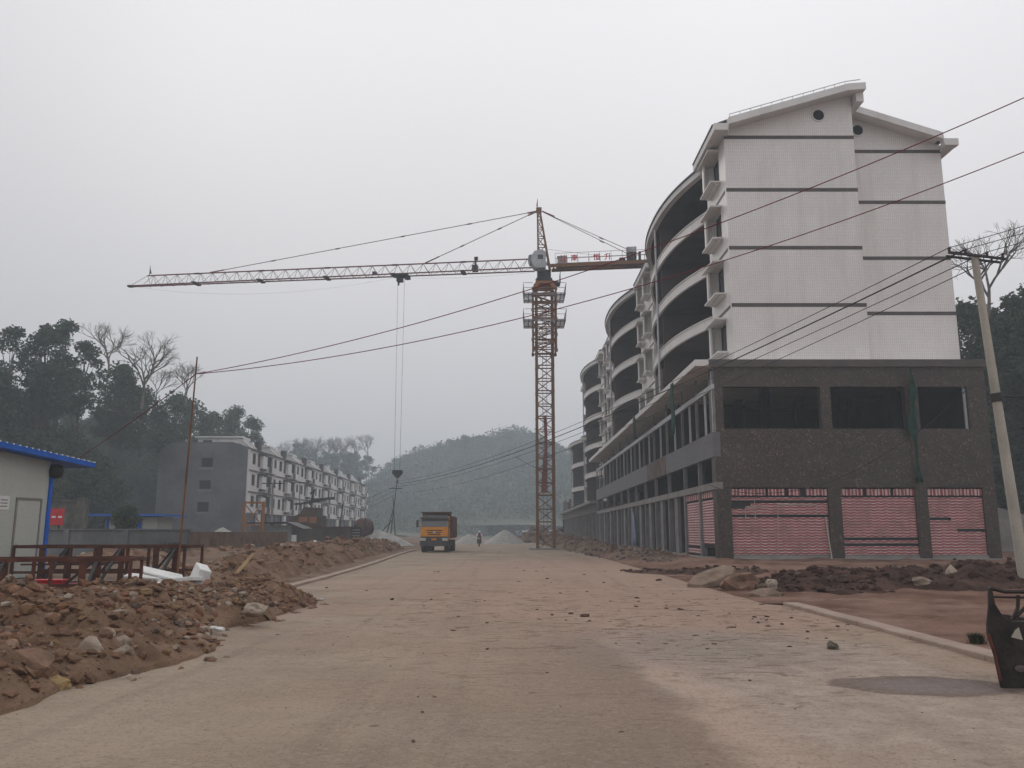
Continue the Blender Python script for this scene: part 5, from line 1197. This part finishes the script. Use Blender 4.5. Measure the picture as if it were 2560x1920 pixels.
for y in lin(2.3, 8.3, 8): b.box(TX+1.2, TX+1.28, TY+y-.06, TY+y+.06, 1.15, 2.9); b.box(TX-1.28, TX-1.2, TY+y-.06, TY+y+.06, 1.15, 2.9)
bn = b.build('cargo_bin', m_bin, TR)
b = MB(); b.box(TX-1.25, TX+1.25, TY+1.75, TY+2.25, 3.15, 3.27); b.box(TX-1.25, TX+1.25, TY+1.4, TY+1.8, 3.2, 3.24); b.build('bin_lip', m_bin, bn)
b = MB(); b.box(TX-.45, TX+.45, TY+.4, TY+8.4, .65, .95); b.box(TX+.7, TX+1.1, TY+3.4, TY+4.8, .5, 1.0); b.build('chassis', m_dark, TR)
b = MB(); [add_rock(b, (TX+random.Random(k).uniform(-.4,.4), TY+3+k*.5, 2.62), (.6, .55, .32), ICO2, random.Random(k)) for k in range(10)]; tag(b.build('earth_load', m_dirt), 'brown earth load lying in the dump truck bin', 'load')
def wheel(cx, cy_, r_, wd):
    b = MB(); b.lathe([(0,-wd/2),(r_*.6,-wd/2),(r_*.95,-wd/2),(r_,-wd/2*.7),(r_,wd/2*.7),(r_*.95,wd/2),(r_*.6,wd/2),(0,wd/2)], (0,0,0), 20)
    b.v = [(cx+z, cy_+x, r_+y_) for (x, y_, z) in b.v]; o = b.build('wheel', M('tyre', (.03,.028,.027), .9, .3, 4) if 'tyre' not in bpy.data.materials else bpy.data.materials['tyre'], TR)
    b = MB(); b.lathe([(0,-wd/2-.012),(r_*.5,-wd/2-.012),(r_*.5,wd/2+.012),(0,wd/2+.012)], (0,0,0), 14); b.v = [(cx+z, cy_+x, r_+y_) for (x, y_, z) in b.v]; b.build('rim', m_bin, o)
for y in (.95, 2.75, 6.1, 7.4):
    for s in (-1, 1): wheel(TX+s*.93, TY+y, .48, .32 if y < 3 else .5)

# ================================================================ motorcyclist
MX, MY = -3.75, 97.0
BK = thing('motorcycle', (MX, MY, 0), 'dark motorcycle coming along the middle of the road', 'motorcycle')
for (y, nm) in ((-.62, 0), (.62, 1)):
    b = MB(); b.lathe([(.2,-.05),(.3,-.05),(.3,.05),(.2,.05),(.2,-.05)], (0,0,0), 16); b.v = [(MX+z, MY+y+x, .3+y_) for (x, y_, z) in b.v]; b.build('wheel', bpy.data.materials['tyre'], BK)
b = MB(); b.ext([(MY-.2,.35),(MY+.5,.4),(MY+.75,.8),(MY+.2,.8),(MY-.1,.95),(MY-.3,.85)], 'x', MX-.12, MX+.12); b.build('body', M('bike_red', (.16,.03,.03), .5, .2, 3), BK, bevel=.03)
b = MB(); b.tube((MX-.06,MY-.62,.3), (MX-.06,MY-.4,1.0), .025, 6); b.tube((MX+.06,MY-.62,.3), (MX+.06,MY-.4,1.0), .025, 6); b.tube((MX-.36,MY-.25,1.08), (MX+.36,MY-.25,1.08), .02, 6); b.tube((MX-.36,MY-.25,1.08), (MX-.08,MY-.4,1.02), .02, 6); b.tube((MX+.36,MY-.25,1.08), (MX+.08,MY-.4,1.02), .02, 6); b.build('handlebar', m_dark, BK)
b = MB(); b.box(MX-.16, MX+.16, MY-.5, MY-.38, .6, 1.02); b.build('leg_shield', M('bike_grey', (.12,.1,.1), .5, .2, 3), BK, bevel=.04)
b = MB(); b.tube((MX, MY-.56, .9), (MX, MY-.48, .9), .08, 12); b.build('headlight', m_alu, BK)
b = MB(); b.box(MX-.13, MX+.13, MY-.05, MY+.6, .8, .88); b.build('seat', m_dark, BK, bevel=.03)
def skin_body(name, joints, edges, mat, root_i=0, sub=2):
    me = bpy.data.meshes.new(name); me.from_pydata([j[0] for j in joints], edges, []); me.materials.append(mat)
    o = bpy.data.objects.new(name, me); COL.objects.link(o)
    md = o.modifiers.new('skin', 'SKIN'); sv = me.skin_vertices[0].data
    for i, j in enumerate(joints): sv[i].radius = (j[1], j[2] if len(j) > 2 else j[1])
    sv[root_i].use_root = True
    s = o.modifiers.new('sub', 'SUBSURF'); s.levels = sub; s.render_levels = sub
    return o
J = [((0,.2,.92),.15,.13),((0,.17,1.1),.14,.11),((0,.12,1.32),.17,.12),((0,.1,1.45),.07),((0,.06,1.56),.06),
     ((-.19,.12,1.38),.065),((-.3,-.02,1.18),.05),((-.33,-.22,1.1),.04),((.19,.12,1.38),.065),((.3,-.02,1.18),.05),((.33,-.22,1.1),.04),
     ((-.12,.15,.88),.1),((-.2,-.2,.75),.075),((-.19,-.05,.35),.05),((-.2,-.2,.3),.045),((.12,.15,.88),.1),((.2,-.2,.75),.075),((.19,-.05,.35),.05),((.2,-.2,.3),.045)]
E = [(0,1),(1,2),(2,3),(3,4),(2,5),(5,6),(6,7),(2,8),(8,9),(9,10),(0,11),(11,12),(12,13),(13,14),(0,15),(15,16),(16,17),(17,18)]
PE = skin_body('person', J, E, M('rider_dark', (.03,.032,.045), .8, .2, 5)); PE.location = (MX, MY, 0)
tag(PE, 'rider in a red vest with white sleeves and helmet on the motorcycle', 'person')
OFF[PE.name] = Vector((MX, MY, 0))
def part_l(b, name, mat, par, smooth=False): return b.build(name, mat, par, local=True, smooth=smooth)
b = MB(); b.lathe([(.0,1.62+.17),(.1,1.62+.15),(.14,1.62+.05),(.14,1.62-.04),(.12,1.62-.06)], (0,.06,0), 14); part_l(b, 'helmet', m_white, PE, True)
b = MB(); b.lathe([(.0,-.13),(.06,-.11),(.1,-.02),(.1,.06),(.0,.1)], (0,.05,1.6), 12); part_l(b, 'head', M('face_skin', (.33,.13,.11), .6, .1, 5), PE, True)
b = MB(); b.lathe([(.17,.95),(.18,1.1),(.2,1.3),(.12,1.44),(.06,1.46)], (0,0,0), 14); b.v = [(x, .14+y_*.72, z) for (x, y_, z) in b.v]; part_l(b, 'vest', M('vest_red', (.3,.04,.07), .8, .2, 5), PE, True)
b = MB()
for s in (-1, 1): b.tube((s*.18,.12,1.4), (s*.3,-.02,1.19), .085, 8, .07); b.tube((s*.3,-.02,1.19), (s*.34,-.22,1.1), .07, 8, .055)
part_l(b, 'sleeve', m_white, PE, True)

# ================================================================ black cart at the right edge
KX, KY = 5.05, 8.95
K = thing('motor_cart', (KX, KY, 0), 'black battered cart with reddish worn edge at the lower right', 'cart')
m_blk = M('cart_black', (.012,.011,.011), .45, .5, 5, .3, 12, c2=(.04,.03,.026))
m_wear = M('cart_worn_edge', (.11,.03,.02), .8, .3, 8)
b = MB()
prof = [(-.02,.02),(-.06,.35),(-.11,.56),(-.1,.66),(-.065,.85),(-.05,1.03),(-.02,1.04),(.0,.86),(.06,.75),(.14,.69),(1.35,.69),(1.35,.02)]
hole = None
b.ext([(KX+x, z) for x, z in prof], 'y', KY, KY+.05); body = b.build('front_panel', m_blk, K, bevel=.012)
b = MB(); b.box(KX+.42, KX+1.35, KY+.05, KY+.65, .2, .3); b.box(KX+1.3, KX+1.35, KY+.05, KY+.65, .3, .75); b.box(KX+.42, KX+.46, KY+.05, KY+.65, .3, .7); b.build('bed', m_blk, K)
b = MB(); b.path([(KX-.11,KY-.004,.56),(KX-.06,KY-.004,.35),(KX-.03,KY-.004,.1)], .012, 5); b.build('worn_edge', m_wear, K)
b = MB(); b.path([(KX-.03,KY+.03,1.02),(KX+.12,KY+.03,.985),(KX+1.35,KY+.03,.97)], .022, 6); b.path([(KX+.0,KY+.05,.93),(KX+1.35,KY+.05,.9)], .012, 6); b.path([(KX+.17,KY+.03,.7),(KX+.24,KY+.03,.82),(KX+.26,KY+.03,.95)], .018, 6); b.path([(KX+.22,KY+.03,.74),(KX+.36,KY+.03,.86),(KX+1.3,KY+.03,.9)], .02, 6); b.build('frame_tube', M('cart_tube', (.03,.022,.02), .6, .3, 5), K)
b = MB(); b.add([(KX+.12,KY-.004,.53),(KX+.24,KY-.004,.5),(KX+.21,KY-.004,.63),(KX+.17,KY-.004,.6)], [(0,1,2,3)]); b.build('pale_patch', m_conc_l, body)  # pale quad on the panel face, in place of a cut hole
b = MB(); b.lathe([(0,0),(.045,0),(.05,.015),(0,.02)], (0,0,0), 14); V0 = list(b.v); b.v = [(KX+.18+x*1.3, KY-.004-z, .22+y_*.7) for (x, y_, z) in V0]; b.build('lamp', M('lamp_dull', (.1,.085,.08), .3, .1, 5), body)
b = MB(); b.lathe([(0,-.07),(.26,-.07),(.3,-.04),(.3,.04),(.26,.07),(0,.07)], (0,0,0), 20); V0 = list(b.v)
for (x_, y_) in ((.62, .4), (1.25, .4)):
    b = MB(); b.add([(KX+x_+z, KY+y_+x, .3+yy) for (x, yy, z) in V0], [(j*20+i, j*20+(i+1) % 20, (j+1)*20+(i+1) % 20, (j+1)*20+i) for j in range(5) for i in range(20)]); b.build('wheel', bpy.data.materials['tyre'], K)
b = MB(); b.box(KX+.3, KX+1.3, KY+.051, KY+.3, .03, .12); b.build('bumper', m_dark, K)
# ================================================================ hills and trees
def hill(name, x0, x1, y0, y1, hf, nx=70, ny=70, mat=None):
    return grid_mesh(name, lin(x0, x1, nx), lin(y0, y1, ny), hf, mat or m_hill)
def hl(x, y):      # left ridge
    foot = -40-14*sst(y, 90, 122)
    e = sst(foot-x, 0, 26)
    top = 15.0 + 2.0*fbm(x, y, .02, 3, 2) + 1.5*sst(70-y, -30, 30)
    top *= 1-.75*sst(y, 205, 265)
    return -.6 + e*top*sst(y, 30, 60) + .5*fbm(x, y, .12, 3, 4)*e
def hm(x, y):      # middle hill
    d = (x+104)/60
    return -1 + 27*math.exp(-d*d)*math.exp(-((y-345)/75)**2)*(1+.1*fbm(x, y, .02, 3, 6)) + 3*math.exp(-((x+50)/30)**2)*math.exp(-((y-350)/70)**2)
def hf_(x, y):     # far hill
    return -.3 + 9*sst(y, 300, 400)*(1-sst(y, 470, 560)) + 32*math.exp(-((x+22)/48)**4*1.0)*math.exp(-((y-450)/110)**2)*(1+.10*fbm(x, y, .018, 4, 12)) + 31*math.exp(-((x-70)/70)**2)*math.exp(-((y-470)/120)**2)+6*math.exp(-((x+130)/80)**2)*math.exp(-((y-480)/100)**2)
def hr(x, y):
    e = sst(x-(29+.1*y), 0, 26); return -.6 + e*(18.5+2*fbm(x, y, .03, 3, 9))*sst(y, 38, 66) + .4*fbm(x, y, .15, 3, 3)*e
m_hfar = M('hill_far_hazed', (0.085, 0.11, 0.08), 0.95, 0.25, 0.06, 0, 1.5, c2=(0.14, 0.15, 0.11))  # far slope lightened the same way, haze put into its colour
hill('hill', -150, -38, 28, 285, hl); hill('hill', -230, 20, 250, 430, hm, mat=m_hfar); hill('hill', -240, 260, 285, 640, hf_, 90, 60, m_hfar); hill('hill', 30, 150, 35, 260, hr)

def leaf_cloud(b, c, r_, n, size, rr, flat=.8):
    for _ in range(n):
        d = Vector((rr.gauss(0,1), rr.gauss(0,1), rr.gauss(0,1)))
        if d.length < 1e-3: continue
        d.normalize(); rad = r_*(rr.random()**.45); p = Vector(c)+Vector((d.x*rad, d.y*rad, d.z*rad*flat))
        a = Vector((rr.gauss(0,1), rr.gauss(0,1), rr.gauss(0,.7))).normalized(); u_ = a.cross(Vector((rr.gauss(0,1), rr.gauss(0,1), rr.gauss(0,1)))).normalized(); s = size*rr.uniform(.6, 1.3)
        b.add([p-a*s*.5, p+u_*s*.28, p+a*s*.5, p-u_*s*.28], [(0,1,2,3)])
def crown_tree(seed, h, spread, leafsz, nblob, nleaf, mat, trunk_h=.35, tall=1.0):
    rr = random.Random(seed); T = thing('tree', (0,0,0), 'x', 'tree')
    b = MB(); top = h*.8; pts = [Vector((0,0,-.5))]
    for i in range(1, 6): pts.append(Vector((rr.gauss(0,.12)*i*.5, rr.gauss(0,.12)*i*.5, top*i/5)))
    for i in range(5): b.tube(pts[i], pts[i+1], .17*(1-i/6)*h/9, 7, .17*(1-(i+1)/6)*h/9, cap=False)
    c = MB(); cen = []
    for k in range(nblob):
        t = rr.random(); z = h*(trunk_h+(1-trunk_h)*t); w_ = spread*math.sin(math.pi*min(1, (.25+.75*t)**1.0))**.6*tall
        a = rr.uniform(0, 6.28); q = w_*math.sqrt(rr.random()); p = Vector((q*math.cos(a), q*math.sin(a), z)); cen.append(p)
        k_ = min(4, int(p.z/top*5)); b.tube(pts[max(0,k_-1)], p, .05*h/9, 5, .015)
    tw = b.build('trunk', m_bark, T, local=True)
    for p in cen: leaf_cloud(c, p, rr.uniform(.16, .27)*spread*1.6, nleaf, leafsz, rr, .75)
    c.build('crown', mat, T, local=True)
    return T
def bare_tree(seed, h, mat, spread=.5, depth=6):
    rr = random.Random(seed); T = thing('bare_tree', (0,0,0), 'x', 'bare tree'); b = MB(); c = MB()
    def grow(p, d, l, r_, k):
        n = 2; q = p
        for i in range(n):
            d = (d+Vector((rr.gauss(0,.13), rr.gauss(0,.13), rr.gauss(0,.06)+.03))).normalized(); q2 = q+d*l/n
            (b if k < 1 else c).tube(q, q2, r_*(1-.15*i), 6 if k < 2 else (4 if k < 4 else 3), r_*(1-.15*(i+1)), cap=False); q = q2
        if k >= depth: return
        for j in range(rr.choice((2,3,3) if k < 4 else (2,3,3))):
            a = Vector((rr.gauss(0,1), rr.gauss(0,1), rr.gauss(0,.4))); a = (a-d*a.dot(d)).normalized()
            grow(q if j < 2 else q-d*l*.35, (d+a*spread*rr.uniform(.6,1.4)).normalized(), l*rr.uniform(.66,.86), r_*.66, k+1)
    grow(Vector((0,0,-.3)), Vector((rr.gauss(0,.05), rr.gauss(0,.05), 1)), h*.26, h*.017, 0)
    b.build('trunk', mat, T, local=True); c.build('branches', mat, T, local=True); return T
protoA = [crown_tree(1, 9.5, 3.4, .46, 36, 125, m_leaf, .12), crown_tree(2, 10.5, 3.1, .44, 34, 130, m_leaf2, .1), crown_tree(3, 8.5, 3.7, .48, 36, 120, m_leaf, .08), crown_tree(4, 11, 2.8, .44, 30, 130, m_leaf, .15), crown_tree(5, 8.0, 3.3, .46, 34, 120, m_leaf2, .05), crown_tree(6, 12.5, 3.0, .42, 28, 150, m_leaf, .2)]
protoB = [bare_tree(11, 10.5, m_bark_l, .55), bare_tree(12, 8.5, m_bark_l, .5), bare_tree(13, 9.5, m_bark_l, .62)]
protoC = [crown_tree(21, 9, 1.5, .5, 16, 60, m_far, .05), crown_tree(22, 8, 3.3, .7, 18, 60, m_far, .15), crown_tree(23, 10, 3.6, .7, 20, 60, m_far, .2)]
used = set()
def top_of(T):
    best = None
    for ch in T.children:
        for v in ch.data.vertices:
            if best is None or v.co.z > best.z: best = v.co.copy()
    return best
TOPS = {p.name: top_of(p) for p in protoA+protoB+protoC}
def place_top(proto, u, v, D, s, label, group=None, rz=None):
    p = at(u, v, D); t = TOPS[proto.name]; rz = rnd.uniform(0, 6.28) if rz is None else rz
    c, sn = math.cos(rz), math.sin(rz); ox = (c*t.x-sn*t.y)*s; oy = (sn*t.x+c*t.y)*s
    return place(proto, p.x-ox, D-oy, p.z-t.z*s, s, label, group, rz)
def place(proto, x, y, z, s, label, group=None, rz=None, sz=None):
    T = copy_tree(proto) if proto.name in used else proto
    used.add(proto.name)
    T.location = (x, y, z); T.scale = (s, s, s*(sz or 1)); T.rotation_euler = (0, 0, rnd.uniform(0, 6.28) if rz is None else rz)
    for k in ('group',):
        if k in T: del T[k]
    tag(T, label, T['category'], group); return T
rr = random.Random(99)
# silhouette trees of the left ridge: (u, v of the top, distance)
sil = [(-60,835,88,3,'tall ragged evergreen at the left frame edge of the ridge'),(40,815,92,5,'tall gappy evergreen crowning the ridge above the shed'),(105,822,95,3,'evergreen filling the notch left of the two tallest ridge trees'),(120,808,98,5,'left one of the two tallest ragged evergreens on the ridge'),(162,797,98,5,'right one of the two tallest ragged evergreens on the ridge'),
       (225,850,102,3,'broad evergreen just right of the tallest ridge pair'),(290,897,108,0,'rounded evergreen left of the big bare tree'),(318,940,112,4,'low round evergreen below the big bare tree'),(372,962,120,2,'wide evergreen at the foot of the big bare tree'),(432,972,128,0,'evergreen behind the tip of the thin rusty pole'),(490,995,138,2,'evergreen right of the thin rusty pole'),(535,1025,150,4,'low evergreen in the dip before the end clump'),(585,1010,160,2,'broad round evergreen left in the end clump of the ridge'),(628,1035,172,0,'outermost evergreen ending the ridge above the long white row')]
for (u, v, D, k, lb) in sil:
    place_top(protoA[k], u, v, D, rr.uniform(.95,1.15), lb)
place_top(protoB[1], 258, 812, 108, 1.1, 'pale bare tree rising behind the tallest ridge evergreens')
place_top(protoB[0], 388, 827, 104, 1.1, 'large spreading bare tree on the ridge crest left of the thin pole')
place_top(protoB[2], 457, 905, 112, .8, 'smaller bare tree directly behind the thin rusty pole top')
place_top(protoB[1], 425, 925, 118, .7, 'faint bare tree between the big bare tree and the thin pole')
# body of the ridge wood
n = 0
for _ in range(4000):
    if n >= 150: break
    y = 48+150*rr.random()**.9; x = -42-rr.random()*60*(.5+y/200)
    z = hl(x, y)
    if z < .6: continue
    s = rr.uniform(.75, 1.1); u = 1280+2080*x/(y*.985+z*.17)
    if u > 655 or u < -420: continue
    # keep below the measured skyline
    lim = 14.2-.0082*max(0, u-0)*1.0 if u < 520 else 9.6-.02*(u-520)
    k = rr.choice((0,1,2,2,4)); hh = (9.5,10.5,8.5,11,8)[k]*s
    el = math.degrees(math.atan2(z+hh-1.6, y))
    if el > lim-(2.2 if 250 < u < 480 else 1.0): continue
    place(protoA[k], x, y, z-.3, s, 'leafy evergreen in the dark wood covering the left ridge', 'trees of the left ridge wood'); n += 1
# undergrowth
def undergrowth(name, hfun, x0, x1, y0, y1, n, size, label, ok, seed, hmin=.3, mat=None, up=2.2):
    q = random.Random(seed); b = MB(); c = 0
    while c < n:
        x = q.uniform(x0, x1); y = q.uniform(y0, y1); z = hfun(x, y)
        if z < hmin or not ok(x, y, z): c += .2; continue
        k = q.randint(5, 9); cz = z+q.random()*up*(.4+.9*max(0, noise.noise(Vector((x*.12, y*.12, seed)))+.4)); leaf_cloud(b, (x, y, cz), size*2.2, k, size, q, .9); c += 1
    return tag(b.build(name, mat or m_under), label, 'undergrowth', kind='stuff')
undergrowth('undergrowth', hl, -100, -40, 40, 240, 6500, .55, 'dense green undergrowth covering the lower slope of the left ridge', lambda x, y, z: 1280+2080*x/y > -300, 31)
undergrowth('undergrowth', hr, 33, 95, 38, 160, 3500, .5, 'dark undergrowth on the slope behind the concrete pole', lambda x, y, z: 2300 < 1280+2080*x/y < 3000, 32, mat=m_leaf)
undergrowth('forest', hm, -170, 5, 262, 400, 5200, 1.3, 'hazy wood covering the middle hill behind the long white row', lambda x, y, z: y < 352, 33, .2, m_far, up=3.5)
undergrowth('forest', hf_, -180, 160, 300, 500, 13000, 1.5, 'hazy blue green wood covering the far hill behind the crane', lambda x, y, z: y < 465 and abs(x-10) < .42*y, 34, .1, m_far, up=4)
# right slope trees
for i, (u, v, D, k, s, lb) in enumerate([(2420,762,74,0,1.0,'dark evergreen peeping out right of the tiled gable'),(2455,775,80,2,1.0,'dark evergreen between the tiled gable and the concrete pole'),(2540,740,70,5,1.05,'tall dark evergreen under the bare tree at the right frame edge'),(2580,700,72,3,1.1,'evergreen cut by the right frame edge'),(2500,800,78,4,1,'low evergreen behind the upper part of the concrete pole'),(2620,760,66,2,1.1,'evergreen just beyond the right frame edge')]):
    p = at(u, v, D); hh = {0:9.5,1:10.5,2:8.5,3:11,4:8,5:12.5}[k]; place(protoA[k], p.x, D, p.z-hh*s*1.02, s, lb)
place_top(protoB[2], 2520, 548, 66, 1.0, 'bare tree with pale orange trunk beside the crossarm at the right')
p = at(2445, 930, 50)
for _ in range(400):
    x = rr.uniform(36, 75); y = rr.uniform(45, 110); z = hr(x, y)
    if z < .5 or not (2330 < 1280+2080*x/y*.98 < 2850): continue
    k = rr.choice((0,2,4,1)); s = rr.uniform(.7, 1.0); el = math.degrees(math.atan2(z+9*s, y))
    if el > 14: continue
    n += 1
    if n > 165: break
    place(protoA[k], x, y, z-.3, s, 'leafy evergreen on the dark slope behind the concrete pole', 'trees of the right slope')
# middle hill crest: bare trees and dark firs
for i, (u, v, D) in enumerate([(728,1098,310),(765,1090,315),(800,1088,318),(825,1094,322),(845,1088,325),(868,1092,328),(885,1086,330),(902,1084,330),(745,1102,322),(785,1097,330)]):
    place_top(protoB[i % 3], u, v, D, 1.65, 'hazy bare tree in the row along the middle hill crest', 'bare trees on the middle hill')
for i, (u, v, D, sc_, lb) in enumerate([(741,1103,300,1.5,'dark pointed fir at the left of the middle hill crest'),(760,1104,302,1.4,'dark pointed fir beside the first on the middle hill crest'),(918,1133,330,1.1,'small round tree alone on the bare saddle of the hills'),(1195,1086,425,1.5,'pointed fir standing out left on the far hill crest'),(1207,1085,425,1.5,'pointed fir standing out right on the far hill crest')]):
    p = at(u, v, D); k = 0 if sc_ > 1.2 else 1; place(protoC[k], p.x, D, p.z-9.3*sc_, sc_, lb)
for i in range(16):
    u = 700+i*13+rr.uniform(-5, 5); D = 300+i*1.5; v = 1128+12*abs(math.sin(i*1.3))+max(0, u-880)*.25
    p = at(u, v, D); place(protoC[1+i % 2], p.x, D, p.z-9*1.3, 1.3, 'hazy leafy tree below the bare crest row of the middle hill', 'leafy trees on the middle hill')
prof = [(985,1148),(1000,1142),(1015,1140),(1030,1134),(1050,1131),(1070,1124),(1090,1116),(1108,1106),(1125,1100),(1142,1094),(1160,1090),(1178,1089),(1215,1093),(1228,1090),(1243,1092),(1262,1100),(1278,1098),(1296,1095),(1308,1096),(1325,1108),(1345,1109),(1368,1108),(1392,1110),(1412,1112),(1435,1114)]
for i, (u, v) in enumerate(prof):
    D = 420+rr.uniform(-8, 12); p = at(u, v+2, D); s = 1.35+.3*rr.random(); place(protoC[1+(i*7) % 2], p.x, D, p.z-(8 if (i*7) % 2 == 0 else 10)*s, s, 'hazy leafy tree on the crest of the far hill', 'trees on the far hill crest')
# round bush and small tree left
T = thing('bush', (0,0,0), 'round dark green clipped bush behind the long grey wall', 'bush'); c = MB(); q = random.Random(5)
for _ in range(34):
    d = Vector((q.gauss(0,1), q.gauss(0,1), q.gauss(0,1))).normalized(); leaf_cloud(c, d*.62+Vector((0,0,.85)), .35, 110, .13, q)
c.build('crown', m_leaf, T, local=True); b = MB(); b.tube((0,0,-.1), (0,0,.7), .07, 7); b.build('trunk', m_bark, T, local=True)
p = at(313, 1323, 53); T.location = (p.x, 53, 1.6); T.scale = (1, 1, 1)
# ================================================================ haze
b = MB(); b.box(-445, 445, -45, 765, -3, 62); hz = b.build('haze', None); hz.data.materials.clear()
hm_ = bpy.data.materials.new('haze_air'); hm_.use_nodes = True; t = hm_.node_tree; t.nodes.clear()
o_ = t.nodes.new('ShaderNodeOutputMaterial'); v_ = t.nodes.new('ShaderNodeVolumePrincipled'); v_.inputs['Color'].default_value = (.79, .89, .97, 1); v_.inputs['Density'].default_value = .0016; v_.inputs['Anisotropy'].default_value = 0.0
t.links.new(v_.outputs[0], o_.inputs['Volume']); hz.data.materials.append(hm_); hz['kind'] = 'stuff'
